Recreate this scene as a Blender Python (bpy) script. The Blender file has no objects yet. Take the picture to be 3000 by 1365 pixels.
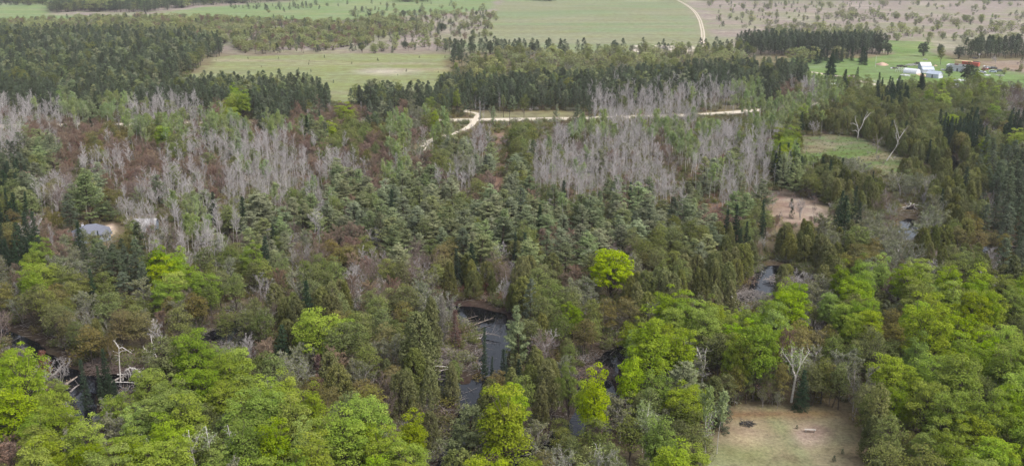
import bpy, math, random
import numpy as np
from mathutils import Vector, Matrix
R = math.radians
PI = math.pi
scene = bpy.context.scene
col = scene.collection
# ------------------------------------------------------------------ camera, world, sun, exposure
PITCH = 16.4
F = 2795.0            # focal length in pixels of the 3000 px wide photograph
H = 74.0
cam_d = bpy.data.cameras.new('camera')
cam_d.sensor_width = 36
cam_d.lens = 36 * F / 3000
cam_d.clip_start = 1
cam_d.clip_end = 12000
cam = bpy.data.objects.new('camera', cam_d)
cam.location = (0, 0, H)
cam.rotation_euler = (R(90 - PITCH), 0, 0)
col.objects.link(cam)
scene.camera = cam
scene.render.resolution_x = 1024
scene.render.resolution_y = 465
SUN_EL, SUN_AZ = 52, 120          # azimuth from +Y (view direction), clockwise
w = bpy.data.worlds.new('World')
scene.world = w
w.use_nodes = True
nt = w.node_tree
bg = nt.nodes['Background']
sky = nt.nodes.new('ShaderNodeTexSky')
sky.sky_type = 'NISHITA'
sky.sun_disc = False
sky.sun_elevation = R(SUN_EL)
sky.sun_rotation = R(SUN_AZ)
sky.air_density = 1.0
sky.dust_density = 4.0
sky.ozone_density = 0.6
hs = nt.nodes.new('ShaderNodeHueSaturation'); hs.inputs['Saturation'].default_value = .42      # thin overcast: the blue is veiled
nt.links.new(sky.outputs[0], hs.inputs['Color']); nt.links.new(hs.outputs[0], bg.inputs[0])
bg.inputs[1].default_value = 0.15
sl = bpy.data.lights.new('sun', 'SUN')
sl.energy = 1.15
sl.angle = R(32)
sl.color = (1.0, 0.95, 0.87)
so = bpy.data.objects.new('sun', sl)
col.objects.link(so)
d = Vector((math.sin(R(SUN_AZ)) * math.cos(R(SUN_EL)), math.cos(R(SUN_AZ)) * math.cos(R(SUN_EL)), math.sin(R(SUN_EL))))
so.rotation_euler = d.to_track_quat('Z', 'Y').to_euler()
so.location = (0, 0, 300)
scene.view_settings.view_transform = 'Standard'
scene.view_settings.look = 'None'
scene.view_settings.gamma = 1
scene.view_settings.exposure = 1.05
scene.render.engine = 'CYCLES'
scene.cycles.max_bounces = 5
scene.cycles.diffuse_bounces = 3
scene.cycles.transmission_bounces = 3
scene.cycles.transparent_max_bounces = 4

# ------------------------------------------------------------------ projection: photo pixel (3000 x 1365) <-> ground
sp, cp = math.sin(R(PITCH)), math.cos(R(PITCH))
def P(x, y, z=0.0):
    u = (np.asarray(x, float) - 1500) / F
    v = (np.asarray(y, float) - 682.5) / F
    dz = -sp - v * cp
    dy = cp - v * sp
    dz = np.minimum(dz, -0.004)
    t = (z - H) / dz
    return np.stack([u * t, dy * t], -1)
def S(X, Y, Z=0.0):
    dep = Y * cp - (Z - H) * sp
    up = Y * sp + (Z - H) * cp
    return 1500 + F * X / dep, 682.5 - F * up / dep, F / dep

# ------------------------------------------------------------------ mesh helpers
def mesh_np(name, v, f, mats, tint=None, mi=None, smooth=False):
    v = np.ascontiguousarray(v, np.float32); f = np.ascontiguousarray(f, np.int32)
    k = f.shape[1]
    m = bpy.data.meshes.new(name)
    m.vertices.add(len(v)); m.vertices.foreach_set('co', v.ravel())
    m.loops.add(f.size); m.loops.foreach_set('vertex_index', f.ravel())
    m.polygons.add(len(f)); m.polygons.foreach_set('loop_start', np.arange(0, f.size, k, dtype=np.int32))
    m.polygons.foreach_set('loop_total', np.full(len(f), k, np.int32))
    for a in mats: m.materials.append(a)
    if mi is not None: m.polygons.foreach_set('material_index', np.asarray(mi, np.int32))
    if smooth: m.polygons.foreach_set('use_smooth', np.ones(len(f), bool))
    if tint is not None:
        at = m.attributes.new('tint', 'FLOAT', 'POINT'); at.data.foreach_set('value', np.asarray(tint, np.float32))
    m.update(calc_edges=True)
    return m
def link(name, mesh, parent=None, loc=None, rotz=0, scl=None):
    o = bpy.data.objects.new(name, mesh)
    col.objects.link(o)
    if parent: o.parent = parent
    if loc is not None: o.location = loc
    if rotz: o.rotation_euler = (0, 0, rotz)
    if scl is not None: o.scale = scl
    return o
def tag(o, label=None, cat=None, group=None, kind=None):
    if label: o['label'] = label
    if cat: o['category'] = cat
    if group: o['group'] = group
    if kind: o['kind'] = kind
    return o
def empty(name, loc, rotz=0):
    o = bpy.data.objects.new(name, None); col.objects.link(o)
    o.location = loc; o.rotation_euler = (0, 0, rotz); o.empty_display_size = .5
    return o
class MB:                       # collects quads (and ngons) into one mesh
    def __init__(s): s.v = []; s.f = []; s.m = []; s.mats = []
    def mat(s, m):
        if m not in s.mats: s.mats.append(m)
        return s.mats.index(m)
    def face(s, pts, m):
        n = len(s.v); s.v += [tuple(p) for p in pts]; s.f.append(tuple(range(n, n + len(pts)))); s.m.append(s.mat(m))
    def box(s, c, d, m, rz=0, M=None, taper=1.0):
        hx, hy, hz = d[0] / 2, d[1] / 2, d[2] / 2
        ca, sa = math.cos(rz), math.sin(rz)
        p = []
        for z, t in ((-hz, 1), (hz, taper)):
            for x, y in ((-hx, -hy), (hx, -hy), (hx, hy), (-hx, hy)):
                q = (c[0] + (x * ca - y * sa) * t, c[1] + (x * sa + y * ca) * t, c[2] + z)
                if M: q = tuple(M @ Vector(q))
                p.append(q)
        n = len(s.v); s.v += p
        for q in ((0, 3, 2, 1), (4, 5, 6, 7), (0, 1, 5, 4), (1, 2, 6, 5), (2, 3, 7, 6), (3, 0, 4, 7)):
            s.f.append(tuple(n + i for i in q)); s.m.append(s.mat(m))
    def tube(s, pts, rs, m, n=6, cap=True):
        pts = [Vector(p) for p in pts]; rings = []
        for i, p in enumerate(pts):
            t = (pts[min(i + 1, len(pts) - 1)] - pts[max(i - 1, 0)]).normalized()
            a = t.cross(Vector((0, 0, 1)) if abs(t.z) < .9 else Vector((1, 0, 0))).normalized(); b = t.cross(a)
            base = len(s.v); rings.append(base)
            for k in range(n):
                an = 2 * PI * k / n
                s.v.append(tuple(p + (a * math.cos(an) + b * math.sin(an)) * rs[i]))
        mi = s.mat(m)
        for i in range(len(pts) - 1):
            for k in range(n):
                s.f.append((rings[i] + k, rings[i] + (k + 1) % n, rings[i + 1] + (k + 1) % n, rings[i + 1] + k)); s.m.append(mi)
        if cap:
            s.f.append(tuple(rings[0] + k for k in range(n))[::-1]); s.m.append(mi)
            s.f.append(tuple(rings[-1] + k for k in range(n))); s.m.append(mi)
    def mesh(s, name, smooth=False):
        m = bpy.data.meshes.new(name); m.from_pydata(s.v, [], s.f)
        for a in s.mats: m.materials.append(a)
        m.polygons.foreach_set('material_index', s.m)
        if smooth: m.polygons.foreach_set('use_smooth', [True] * len(s.f))
        m.update(); return m
    def build(s, name, parent=None, loc=None, rotz=0, smooth=False):
        return link(name, s.mesh(name, smooth), parent, loc, rotz)

# ------------------------------------------------------------------ materials
def nm(name):
    m = bpy.data.materials.new(name); m.use_nodes = True
    t = m.node_tree
    for n in list(t.nodes):
        if n.type != 'OUTPUT_MATERIAL': t.nodes.remove(n)
    return m, t, t.nodes['Material Output']
def math_n(t, op, a, b=None):
    n = t.nodes.new('ShaderNodeMath'); n.operation = op
    for i, x in enumerate((a, b)):
        if x is None: continue
        if isinstance(x, (int, float)): n.inputs[i].default_value = x
        else: t.links.new(x, n.inputs[i])
    return n.outputs[0]
def mapr(t, x, a, b, c, d_):
    n = t.nodes.new('ShaderNodeMapRange'); t.links.new(x, n.inputs[0])
    for i, q in enumerate((a, b, c, d_)): n.inputs[i + 1].default_value = q
    return n.outputs[0]
def noise(t, scale, det=4, vec=None, rough=.6):
    n = t.nodes.new('ShaderNodeTexNoise'); n.inputs['Scale'].default_value = scale; n.inputs['Detail'].default_value = det
    n.inputs['Roughness'].default_value = rough
    if vec is not None: t.links.new(vec, n.inputs['Vector'])
    return n.outputs['Fac']
def mix(t, f, a, b):
    n = t.nodes.new('ShaderNodeMix'); n.data_type = 'RGBA'
    for i, x in ((0, f), (6, a), (7, b)):
        if isinstance(x, (int, float)): n.inputs[i].default_value = x
        elif isinstance(x, tuple): n.inputs[i].default_value = x if len(x) == 4 else (*x, 1)
        else: t.links.new(x, n.inputs[i])
    return n.outputs[2]
def foliage(name, c1, c2, trans=.3, vr=(.72, 1.25), hr=.018, sat=(.85, 1.1)):
    m, t, out = nm(name)
    a = t.nodes.new('ShaderNodeAttribute'); a.attribute_name = 'tint'
    oi = t.nodes.new('ShaderNodeObjectInfo')
    c = mix(t, a.outputs['Fac'], c1, c2)
    h = t.nodes.new('ShaderNodeHueSaturation'); t.links.new(c, h.inputs['Color'])
    r = oi.outputs['Random']
    r2 = math_n(t, 'FRACT', math_n(t, 'MULTIPLY', r, 17.3))
    r3 = math_n(t, 'FRACT', math_n(t, 'MULTIPLY', r, 91.7))
    t.links.new(mapr(t, r, 0, 1, .5 - hr, .5 + hr), h.inputs['Hue'])
    t.links.new(mapr(t, r2, 0, 1, *vr), h.inputs['Value'])
    t.links.new(mapr(t, r3, 0, 1, *sat), h.inputs['Saturation'])
    d1 = t.nodes.new('ShaderNodeBsdfDiffuse'); d2 = t.nodes.new('ShaderNodeBsdfTranslucent'); mx = t.nodes.new('ShaderNodeMixShader')
    t.links.new(h.outputs[0], d1.inputs[0]); t.links.new(h.outputs[0], d2.inputs[0])
    mx.inputs[0].default_value = trans
    t.links.new(d1.outputs[0], mx.inputs[1]); t.links.new(d2.outputs[0], mx.inputs[2]); t.links.new(mx.outputs[0], out.inputs[0])
    return m
def bark(name, c1, c2, scale=3, band=False, vr=(.8, 1.15)):
    m, t, out = nm(name)
    tc = t.nodes.new('ShaderNodeTexCoord'); mp = t.nodes.new('ShaderNodeMapping'); t.links.new(tc.outputs['Object'], mp.inputs[0])
    mp.inputs['Scale'].default_value = (scale, scale, scale * (3 if band else .5))
    n = noise(t, 1.0, 3, mp.outputs[0])
    n = mapr(t, n, .38, .62, 0, 1)
    c = mix(t, n, c1, c2)
    oi = t.nodes.new('ShaderNodeObjectInfo')
    h = t.nodes.new('ShaderNodeHueSaturation'); t.links.new(c, h.inputs['Color'])
    t.links.new(mapr(t, oi.outputs['Random'], 0, 1, *vr), h.inputs['Value'])
    d1 = t.nodes.new('ShaderNodeBsdfDiffuse'); t.links.new(h.outputs[0], d1.inputs[0]); t.links.new(d1.outputs[0], out.inputs[0])
    return m
def plain(name, c1, c2=None, rough=.7, scale=2.0, metal=0, bump=0, stripe=None):
    m, t, out = nm(name)
    b = t.nodes.new('ShaderNodeBsdfPrincipled'); t.links.new(b.outputs[0], out.inputs[0])
    tc = t.nodes.new('ShaderNodeTexCoord')
    c2 = c2 or tuple(x * .8 for x in c1)
    n = mapr(t, noise(t, scale, 5, tc.outputs['Object']), .35, .65, 0, 1)
    c = mix(t, n, c1, c2)
    t.links.new(c, b.inputs['Base Color']); b.inputs['Roughness'].default_value = rough; b.inputs['Metallic'].default_value = metal
    if bump:
        bp = t.nodes.new('ShaderNodeBump'); bp.inputs['Strength'].default_value = bump
        t.links.new(n, bp.inputs['Height']); t.links.new(bp.outputs[0], b.inputs['Normal'])
    return m

M_bark = bark('bark_grey_brown', (.12, .10, .085), (.07, .055, .045))
M_darkbark = bark('bark_dark', (.07, .055, .045), (.04, .03, .026))
M_white = bark('bark_white', (.62, .59, .55), (.36, .33, .31), 2.0, True)
M_aspen = bark('bark_aspen', (.43, .41, .395), (.28, .26, .25), 2.0, True)
M_twA = bark('twig_pale', (.385, .365, .36), (.30, .275, .27))
M_twB = bark('twig_brown', (.20, .155, .14), (.13, .10, .09))
M_dead = bark('wood_dead_grey', (.30, .27, .25), (.17, .15, .14))
M_log = bark('log_pale', (.25, .21, .175), (.13, .11, .095), 1.5)
M_rust = foliage('needles_rusty', (.19, .075, .04), (.12, .055, .035), .15)
FM = {
 'M': foliage('leaves_bright_green', (.16, .245, .016), (.30, .37, .040), .38, (.7, 1.2), .016, (.82, 1.08)),
 'H': foliage('leaves_yellow_green', (.25, .34, .012), (.35, .42, .02), .35, (1, 1.05), .004),
 'm': foliage('leaves_olive', (.122, .148, .040), (.185, .205, .070), .3, (.75, 1.2), .02),
 'Y': foliage('leaves_brown_olive', (.145, .135, .042), (.20, .172, .062), .3, (.75, 1.2), .02),
 'P': foliage('needles_pine', (.112, .145, .060), (.255, .285, .130), .15, (.66, 1.2), .026, (.65, 1.05)),
 'C': foliage('scales_cedar', (.098, .110, .036), (.165, .168, .058), .15, (.72, 1.25), .02),
 'D': foliage('needles_dark_pine', (.055, .074, .042), (.10, .122, .065), .12, (.66, 1.4), .015, (.7, 1.0)),
 'S': foliage('needles_spruce', (.022, .042, .024), (.045, .07, .036), .12, (.75, 1.2), .012, (.75, 1.05)),
 'R': foliage('buds_reddish', (.20, .135, .098), (.27, .19, .135), .25, (.75, 1.25), .02),
 'G': foliage('leaves_aspen', (.20, .27, .085), (.30, .36, .14), .35, (.8, 1.15), .02),
 'g': foliage('leaves_willow', (.155, .17, .080), (.21, .22, .12), .3, (.8, 1.15), .02),
 'L': foliage('leaves_scrub', (.22, .25, .095), (.33, .35, .15), .3, (.6, 1.1), .02),
}

# ------------------------------------------------------------------ zones (outlines read off the photograph, laid out on the ground in metres)
def poly(pts): return P([p[0] for p in pts], [p[1] for p in pts])
def sdist(X, Y, pg):            # signed distance to polygon, negative inside
    n = len(pg); dmin = np.full(X.shape, 1e18); ins = np.zeros(X.shape, bool)
    for i in range(n):
        a = pg[i]; b = pg[(i + 1) % n]; e = b - a
        t = np.clip(((X - a[0]) * e[0] + (Y - a[1]) * e[1]) / (e @ e + 1e-9), 0, 1)
        dmin = np.minimum(dmin, (X - a[0] - t * e[0]) ** 2 + (Y - a[1] - t * e[1]) ** 2)
        c = ((a[1] > Y) != (b[1] > Y)) & (X < (b[0] - a[0]) * (Y - a[1]) / (b[1] - a[1] + 1e-12) + a[0])
        ins ^= c
    dd = np.sqrt(dmin); return np.where(ins, -dd, dd)
def ldist(X, Y, pts, hw):       # distance to polyline minus half width (hw scalar or per vertex)
    pl = poly(pts); hw = np.full(len(pl), hw, float) if np.isscalar(hw) else np.array(hw, float)
    dm = np.full(X.shape, 1e9)
    for i in range(len(pl) - 1):
        a = pl[i]; b = pl[i + 1]; e = b - a
        t = np.clip(((X - a[0]) * e[0] + (Y - a[1]) * e[1]) / (e @ e + 1e-9), 0, 1)
        dd = np.sqrt((X - a[0] - t * e[0]) ** 2 + (Y - a[1] - t * e[1]) ** 2) - (hw[i] * (1 - t) + hw[i + 1] * t)
        dm = np.minimum(dm, dd)
    return dm
def vnoise(X, Y, sc, seed=0):   # smooth value noise
    r = np.random.RandomState(seed); tb = r.rand(64, 64)
    x = X / sc; y = Y / sc; xi = np.floor(x).astype(int); yi = np.floor(y).astype(int)
    fx = x - xi; fy = y - yi; fx = fx * fx * (3 - 2 * fx); fy = fy * fy * (3 - 2 * fy)
    g = lambda a, b: tb[a % 64, b % 64]
    return (g(xi, yi) * (1 - fx) + g(xi + 1, yi) * fx) * (1 - fy) + (g(xi, yi + 1) * (1 - fx) + g(xi + 1, yi + 1) * fx) * fy
RIVER = [
 ([(1322, 908), (1370, 915), (1420, 930), (1455, 955), (1460, 1010), (1445, 1060), (1425, 1095), (1400, 1125), (1372, 1160), (1362, 1200), (1345, 1250), (1325, 1300), (1290, 1400), (1250, 1600)],
  [3.5, 4.6, 5, 4.2, 3.0, 2.2, 1.8, 2.0, 2.0, 1.7, 1.6, 1.4, 1.2, 1.2]),
 ([(1400, 1128), (1340, 1132), (1302, 1108), (1285, 1085)], [2, 2.0, 1.6, 1.2]),
 ([(1215, 1128), (1270, 1135), (1340, 1142)], [2, 3, 2]),
 ([(740, 925), (690, 945), (640, 975), (600, 1010), (540, 1045), (450, 1090), (400, 1105), (340, 1120), (260, 1115), (200, 1110), (120, 1060), (60, 1000), (-80, 950), (-300, 930)],
  [1.6, 2, 3, 3, 2.4, 3, 4, 4.2, 3.2, 3, 2.6, 2.6, 3, 3]),
 ([(225, 1115), (238, 1170), (246, 1230), (252, 1290), (250, 1400)], [2.5, 2.5, 2, 2, 1.5]),
 ([(3150, 742), (2980, 725), (2920, 715), (2800, 760), (2600, 860), (2440, 872), (2368, 850), (2310, 805), (2268, 785), (2240, 818), (2222, 858), (2150, 885), (2090, 905), (1960, 960), (1860, 1000), (1780, 1060), (1745, 1105), (1750, 1165), (1700, 1230), (1600, 1300), (1400, 1400)],
  [2, 2, 2, 1.5, 1.5, 2, 2.5, 3, 3.6, 2.6, 3, 2.6, 2.6, 1.8, 1.8, 2.4, 2.8, 2.8, 1.5, 1.5, 1.5]),
 ([(2755, 430), (2770, 450), (2785, 475), (2795, 500), (2790, 530)], [1, 2, 2.6, 2.6, 1]),
 ([(2668, 640), (2662, 655), (2656, 675), (2650, 695)], [1.5, 2.4, 2.6, 1.5]),
]
def river_d(X, Y):
    dm = np.full(X.shape, 1e9)
    for pts, hw in RIVER: dm = np.minimum(dm, ldist(X, Y, pts, hw))
    return dm + (vnoise(X, Y, 3, 5) - .5) * 1.6
Z = {}
Z['far'] = [(-400, 25), (130, 16), (150, 47), (440, 44), (600, 22), (900, 2), (950, -30), (1480, -30), (1445, 30), (1000, 62), (700, 58), (380, 52), (0, 66), (-400, 70)]
Z['big'] = [(1445, 30), (1480, -8), (1985, -12), (2048, 60), (2062, 108), (2130, 115), (2132, 142), (2030, 150), (1700, 160), (1290, 150), (1395, 100), (1420, 75)]
Z['f2'] = [(615, 172), (700, 164), (960, 158), (1318, 160), (1318, 200), (1300, 250), (1275, 300), (955, 303), (925, 262), (600, 256), (505, 244), (560, 215), (598, 190)]
Z['yard'] = [(2560, 116), (2720, 124), (2745, 165), (2870, 198), (3000, 215), (3150, 225), (3150, 262), (2850, 262), (2700, 268), (2600, 262), (2470, 258), (2370, 252), (2340, 205), (2330, 168), (2540, 172), (2600, 158)]
Z['verge'] = [(1330, 322), (1480, 330), (1620, 326), (1700, 329), (1700, 341), (1620, 345), (1400, 346)]
Z['meadow'] = [(2325, 402), (2440, 398), (2520, 405), (2562, 430), (2640, 470), (2700, 498), (2650, 522), (2560, 505), (2480, 508), (2420, 480), (2345, 460)]
Z['glade'] = [(2440, 610), (2560, 590), (2610, 620), (2590, 700), (2500, 730), (2420, 690)]
Z['clear'] = [(2085, 1270), (2112, 1235), (2130, 1205), (2200, 1192), (2300, 1196), (2400, 1190), (2460, 1215), (2505, 1280), (2535, 1400), (2500, 1500), (2010, 1500), (2050, 1370)]
Z['sandy'] = [(1842, 134), (1900, 131), (2027, 136), (2040, 150), (1960, 158), (1860, 152)]
Z['tan'] = [(2245, 562), (2290, 560), (2420, 612), (2445, 650), (2400, 672), (2300, 660), (2255, 640)]
Z['dirt'] = [(212, 690), (290, 668), (330, 655), (345, 668), (335, 690), (280, 700), (225, 705)]
Z['bare'] = [(2885, 180), (3150, 170), (3150, 205), (3000, 212), (2900, 200)]
ZP = {k: poly(v) for k, v in Z.items()}
MAINROAD = [(-100, 372), (150, 368), (290, 366), (470, 364), (640, 362), (830, 360), (1060, 356), (1390, 352), (1620, 349), (1800, 345), (2000, 339), (2155, 330), (2287, 318), (2350, 311), (2427, 303), (2520, 290), (2660, 268), (2740, 262), (2800, 268)]
ROADS = {
 'gravel_road': (MAINROAD, 4.2, 'pale gravel road running across the whole photo'),
 'side_track': ([(1388, 352), (1382, 366), (1364, 378), (1335, 390), (1305, 398), (1270, 409), (1245, 425), (1231, 450), (1234, 475)], 1.7, None),
 'pine_track': ([(1392, 350), (1400, 336), (1385, 330), (1360, 328), (1372, 322)], 1.1, None),
 'field_track': ([(1940, -20), (1998, 8), (2030, 30), (2048, 55), (2056, 80), (2060, 105), (2058, 120), (2064, 138), (2085, 155)], 1.3, None),
 'farm_drive': ([(2345, 208), (2411, 217), (2481, 229), (2563, 248), (2640, 262)], 2.2, None),
}
# ------------------------------------------------------------------ ground mesh
def ground_z(X, Y, rd=None):
    rd = river_d(X, Y) if rd is None else rd
    t = np.clip((1.2 - rd) / 2.4, 0, 1); t = t * t * (3 - 2 * t)
    return (vnoise(X, Y, 14, 3) - .5) * .5 * np.clip((rd - 1) / 6, 0, 1) * np.clip(1 - Y / 500, .1, 1) - 1.1 * t
rad = np.concatenate([[6, 40, 70, 90], np.geomspace(105, 1500, 520), np.geomspace(1560, 9000, 18)])
az = np.concatenate([np.linspace(-180, -44, 18), np.linspace(-42, 42, 560), np.linspace(44, 180, 18)])
AZ, RD = np.meshgrid(np.radians(az), rad)
GX = RD * np.sin(AZ); GY = RD * np.cos(AZ)
wob = (vnoise(GX, GY, 6, 1) - .5) * 5 + (vnoise(GX, GY, 23, 2) - .5) * 9
wob *= np.clip(RD / 500, .25, 1.6)
px, py, _ = S(GX, np.maximum(GY, 1), 0)
rd = river_d(GX, GY)
GZ = ground_z(GX, GY, rd)
C = np.empty(GX.shape + (3,)); C[:] = (.105, .084, .052)
C = C * (.8 + .4 * vnoise(GX, GY, 9, 7))[..., None]
def blend(w_, c):
    global C
    w_ = np.clip(w_, 0, 1)[..., None]; C = C * (1 - w_) + np.array(c) * w_
far = np.clip((345 - py) / 40, 0, 1)
blend(far * .8, (.15, .13, .075))
n1 = vnoise(GX, GY, 30, 11); n2 = vnoise(GX * .3, GY, 12, 12)
plain_w = np.clip((168 - py + (px - 1500) * .0) / 25, 0, 1)
blend(plain_w, (.20, .165, .145))
blend(plain_w * np.clip(n1 * 2.6 - 1.0, 0, 1) * .55, (.17, .19, .095))
blend(plain_w * np.clip(n2 * 3 - 1.9, 0, 1) * .6, (.30, .265, .215))
sd = {k: sdist(GX, GY, ZP[k]) + wob * (.9 if k in ('tan', 'meadow') else .5 if k in ('clear', 'meadow', 'tan', 'glade', 'dirt', 'sandy') else 1) for k in ZP}
def soft(k, wd): return np.clip(.5 - sd[k] / wd, 0, 1)
streak = vnoise(GX * .25, GY, 18, 21)
blend(soft('far', 12), (.135, .185, .08)); blend(soft('far', 12) * np.clip(streak * 2 - .7, 0, 1) * .7, (.19, .20, .10))
blend(soft('big', 12), (.17, .175, .10)); blend(soft('big', 12) * np.clip(streak * 2.4 - .9, 0, 1) * .5, (.20, .20, .135))
blend(soft('big', 12) * np.clip(vnoise(GX * .4, GY, 40, 33) * 2.4 - 1.1, 0, 1) * .6, (.13, .185, .09))
blend(soft('f2', 7), (.165, .18, .085)); blend(soft('f2', 7) * np.clip(streak * 2.6 - 1.2, 0, 1) * .7, (.235, .20, .14))
blend(soft('f2', 7) * np.clip(1 - np.hypot((px - 1130) / 120, (py - 212) / 14), 0, 1) * .8, (.34, .30, .25))
blend(soft('yard', 8), (.115, .165, .06)); blend(soft('yard', 8) * np.clip(n1 * 2 - .9, 0, 1) * .6, (.18, .20, .085))
blend(soft('verge', 5), (.15, .14, .08))
blend(soft('meadow', 5), (.09, .125, .045)); blend(soft('meadow', 3) * np.clip(vnoise(GX, GY, 7, 44) * 3 - 1.2, 0, 1) * .8, (.16, .135, .09)); blend(soft('meadow', 5) * np.clip(vnoise(GX * .5, GY, 3, 45) * 3 - 1.7, 0, 1) * .7, (.12, .10, .065))
blend(soft('glade', 6) * .9, (.105, .14, .055))
blend(soft('clear', 3.5), (.185, .158, .10))
ck = soft('clear', 3)
fine = vnoise(GX * .07, GY, 4, 71) + .6 * vnoise(GX * .12 + GY * .2, GY, 9, 72)
for fk in ('far', 'big', 'f2', 'yard'): C *= (1 + soft(fk, 8) * (np.clip(fine / 1.6, 0, 1) - .5) * .28)[..., None]
blend(ck * np.clip(vnoise(GX, GY, 6, 51) * 2.4 - .9, 0, 1) * .65, (.15, .175, .07))
blend(ck * np.clip(1 - np.hypot((px - 2370) / 80, (py - 1275) / 45), 0, 1) * 1.6, (.25, .19, .15))
blend(ck * np.clip(1 - np.hypot((px - 2190) / 75, (py - 1270) / 60), 0, 1) * 1.2, (.25, .20, .135))
blend(ck * np.clip(1.3 - np.abs((px - 2270 - (py - 1230) * .75)) / 28, 0, 1) * .5, (.15, .17, .08))
blend(ck * np.clip(1 - np.abs(py - 1212 + (px - 2250) * .02) / 22, 0, 1) * .9, (.15, .095, .05))
blend(soft('sandy', 5), (.46, .40, .34))
blend(soft('tan', 9), (.215, .155, .12)); blend(soft('tan', 9) * np.clip(vnoise(GX, GY, 4, 81) * 3 - 1.6, 0, 1) * .8, (.28, .225, .18)); blend(soft('dirt', 2), (.42, .33, .25)); blend(soft('bare', 8), (.20, .155, .12))
blend(np.clip(1 - ldist(GX, GY, [(1475, 395), (1470, 440), (1445, 500), (1430, 560)], 3) / 3, 0, 1), (.175, .115, .085))
blend(np.clip(1 - ldist(GX, GY, [(2060, 490), (2090, 590), (2120, 700), (2180, 760)], 3) / 4, 0, 1) * .8, (.165, .10, .07))
blend(np.clip(1 - sdist(GX, GY, poly([(1285, 850), (1450, 800), (1475, 870), (1480, 925), (1430, 900), (1300, 880)])) / 3, 0, 1), (.125, .062, .045))
blend(np.clip((7 - rd) / 4, 0, 1) * np.where(py > 800, 1, .6) * .9, (.035, .026, .021))
for k, (pts, hw, lb) in ROADS.items():
    dd = ldist(GX, GY, pts, hw) + wob * .12
    blend(np.clip(.5 - (dd - 1.5) / 3, 0, 1) * .6, (.20, .185, .11))
def ground_mat():
    m, t, out = nm('ground_cover')
    a = t.nodes.new('ShaderNodeAttribute'); a.attribute_name = 'cover'
    geo = t.nodes.new('ShaderNodeNewGeometry')
    n1_ = noise(t, 1.6, 6, geo.outputs['Position'], .75); n2_ = noise(t, .16, 5, geo.outputs['Position'], .65); n3_ = noise(t, .03, 4, geo.outputs['Position'])
    v = math_n(t, 'MULTIPLY', mapr(t, n1_, .3, .7, .6, 1.4), mapr(t, n2_, .3, .7, .74, 1.26))
    h = t.nodes.new('ShaderNodeHueSaturation'); t.links.new(a.outputs['Color'], h.inputs['Color'])
    t.links.new(v, h.inputs['Value']); t.links.new(mapr(t, n2_, .3, .7, .475, .525), h.inputs['Hue']); t.links.new(mapr(t, n3_, .3, .7, .8, 1.15), h.inputs['Saturation'])
    b = t.nodes.new('ShaderNodeBsdfDiffuse'); t.links.new(h.outputs[0], b.inputs[0])
    bp = t.nodes.new('ShaderNodeBump'); bp.inputs['Strength'].default_value = .8; bp.inputs['Distance'].default_value = .15
    t.links.new(n1_, bp.inputs['Height']); t.links.new(bp.outputs[0], b.inputs['Normal'])
    t.links.new(b.outputs[0], out.inputs[0]); return m
M_ground = ground_mat()
nr, na = GX.shape
idx = np.arange(nr * na).reshape(nr, na)
quads = np.stack([idx[:-1, :-1], idx[:-1, 1:], idx[1:, 1:], idx[1:, :-1]], -1).reshape(-1, 4)[:, ::-1]
GV = np.stack([GX, GY, GZ], -1).reshape(-1, 3); GC = C.reshape(-1, 3)
def fmask(k): return ((sd[k] < 0).ravel()[quads].sum(1) >= 2)
zone_id = np.zeros(len(quads), int)
znames = [('ground', 'brown forest floor and scrub land under all the trees'), ('far_field', 'bright green field beyond the scrub belt, upper left'), ('wide_field', 'wide grey green field left of the curving track'),
          ('near_field', 'olive grass field with a pale patch, beside the dark pine wood'), ('farm_yard', 'bright green grass round the farm buildings'), ('meadow', 'green wet meadow between the cedars'),
          ('clearing', 'tan grass clearing with the bench and burnt patch')]
for i, k in enumerate(('far', 'big', 'f2', 'yard', 'meadow', 'clear')): zone_id[fmask(k)] = i + 1
def sub_mesh(name, sel):
    q = quads[sel]; u, inv = np.unique(q, return_inverse=True)
    m = mesh_np(name, GV[u], inv.reshape(-1, 4), [M_ground], smooth=True)
    at = m.attributes.new('cover', 'FLOAT_COLOR', 'POINT')
    at.data.foreach_set('color', np.concatenate([GC[u], np.ones((len(u), 1))], 1).astype(np.float32).ravel())
    return m
for i, (zn, zl) in enumerate(znames):
    tag(link(zn, sub_mesh(zn, zone_id == i)), zl, kind='structure')
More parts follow.
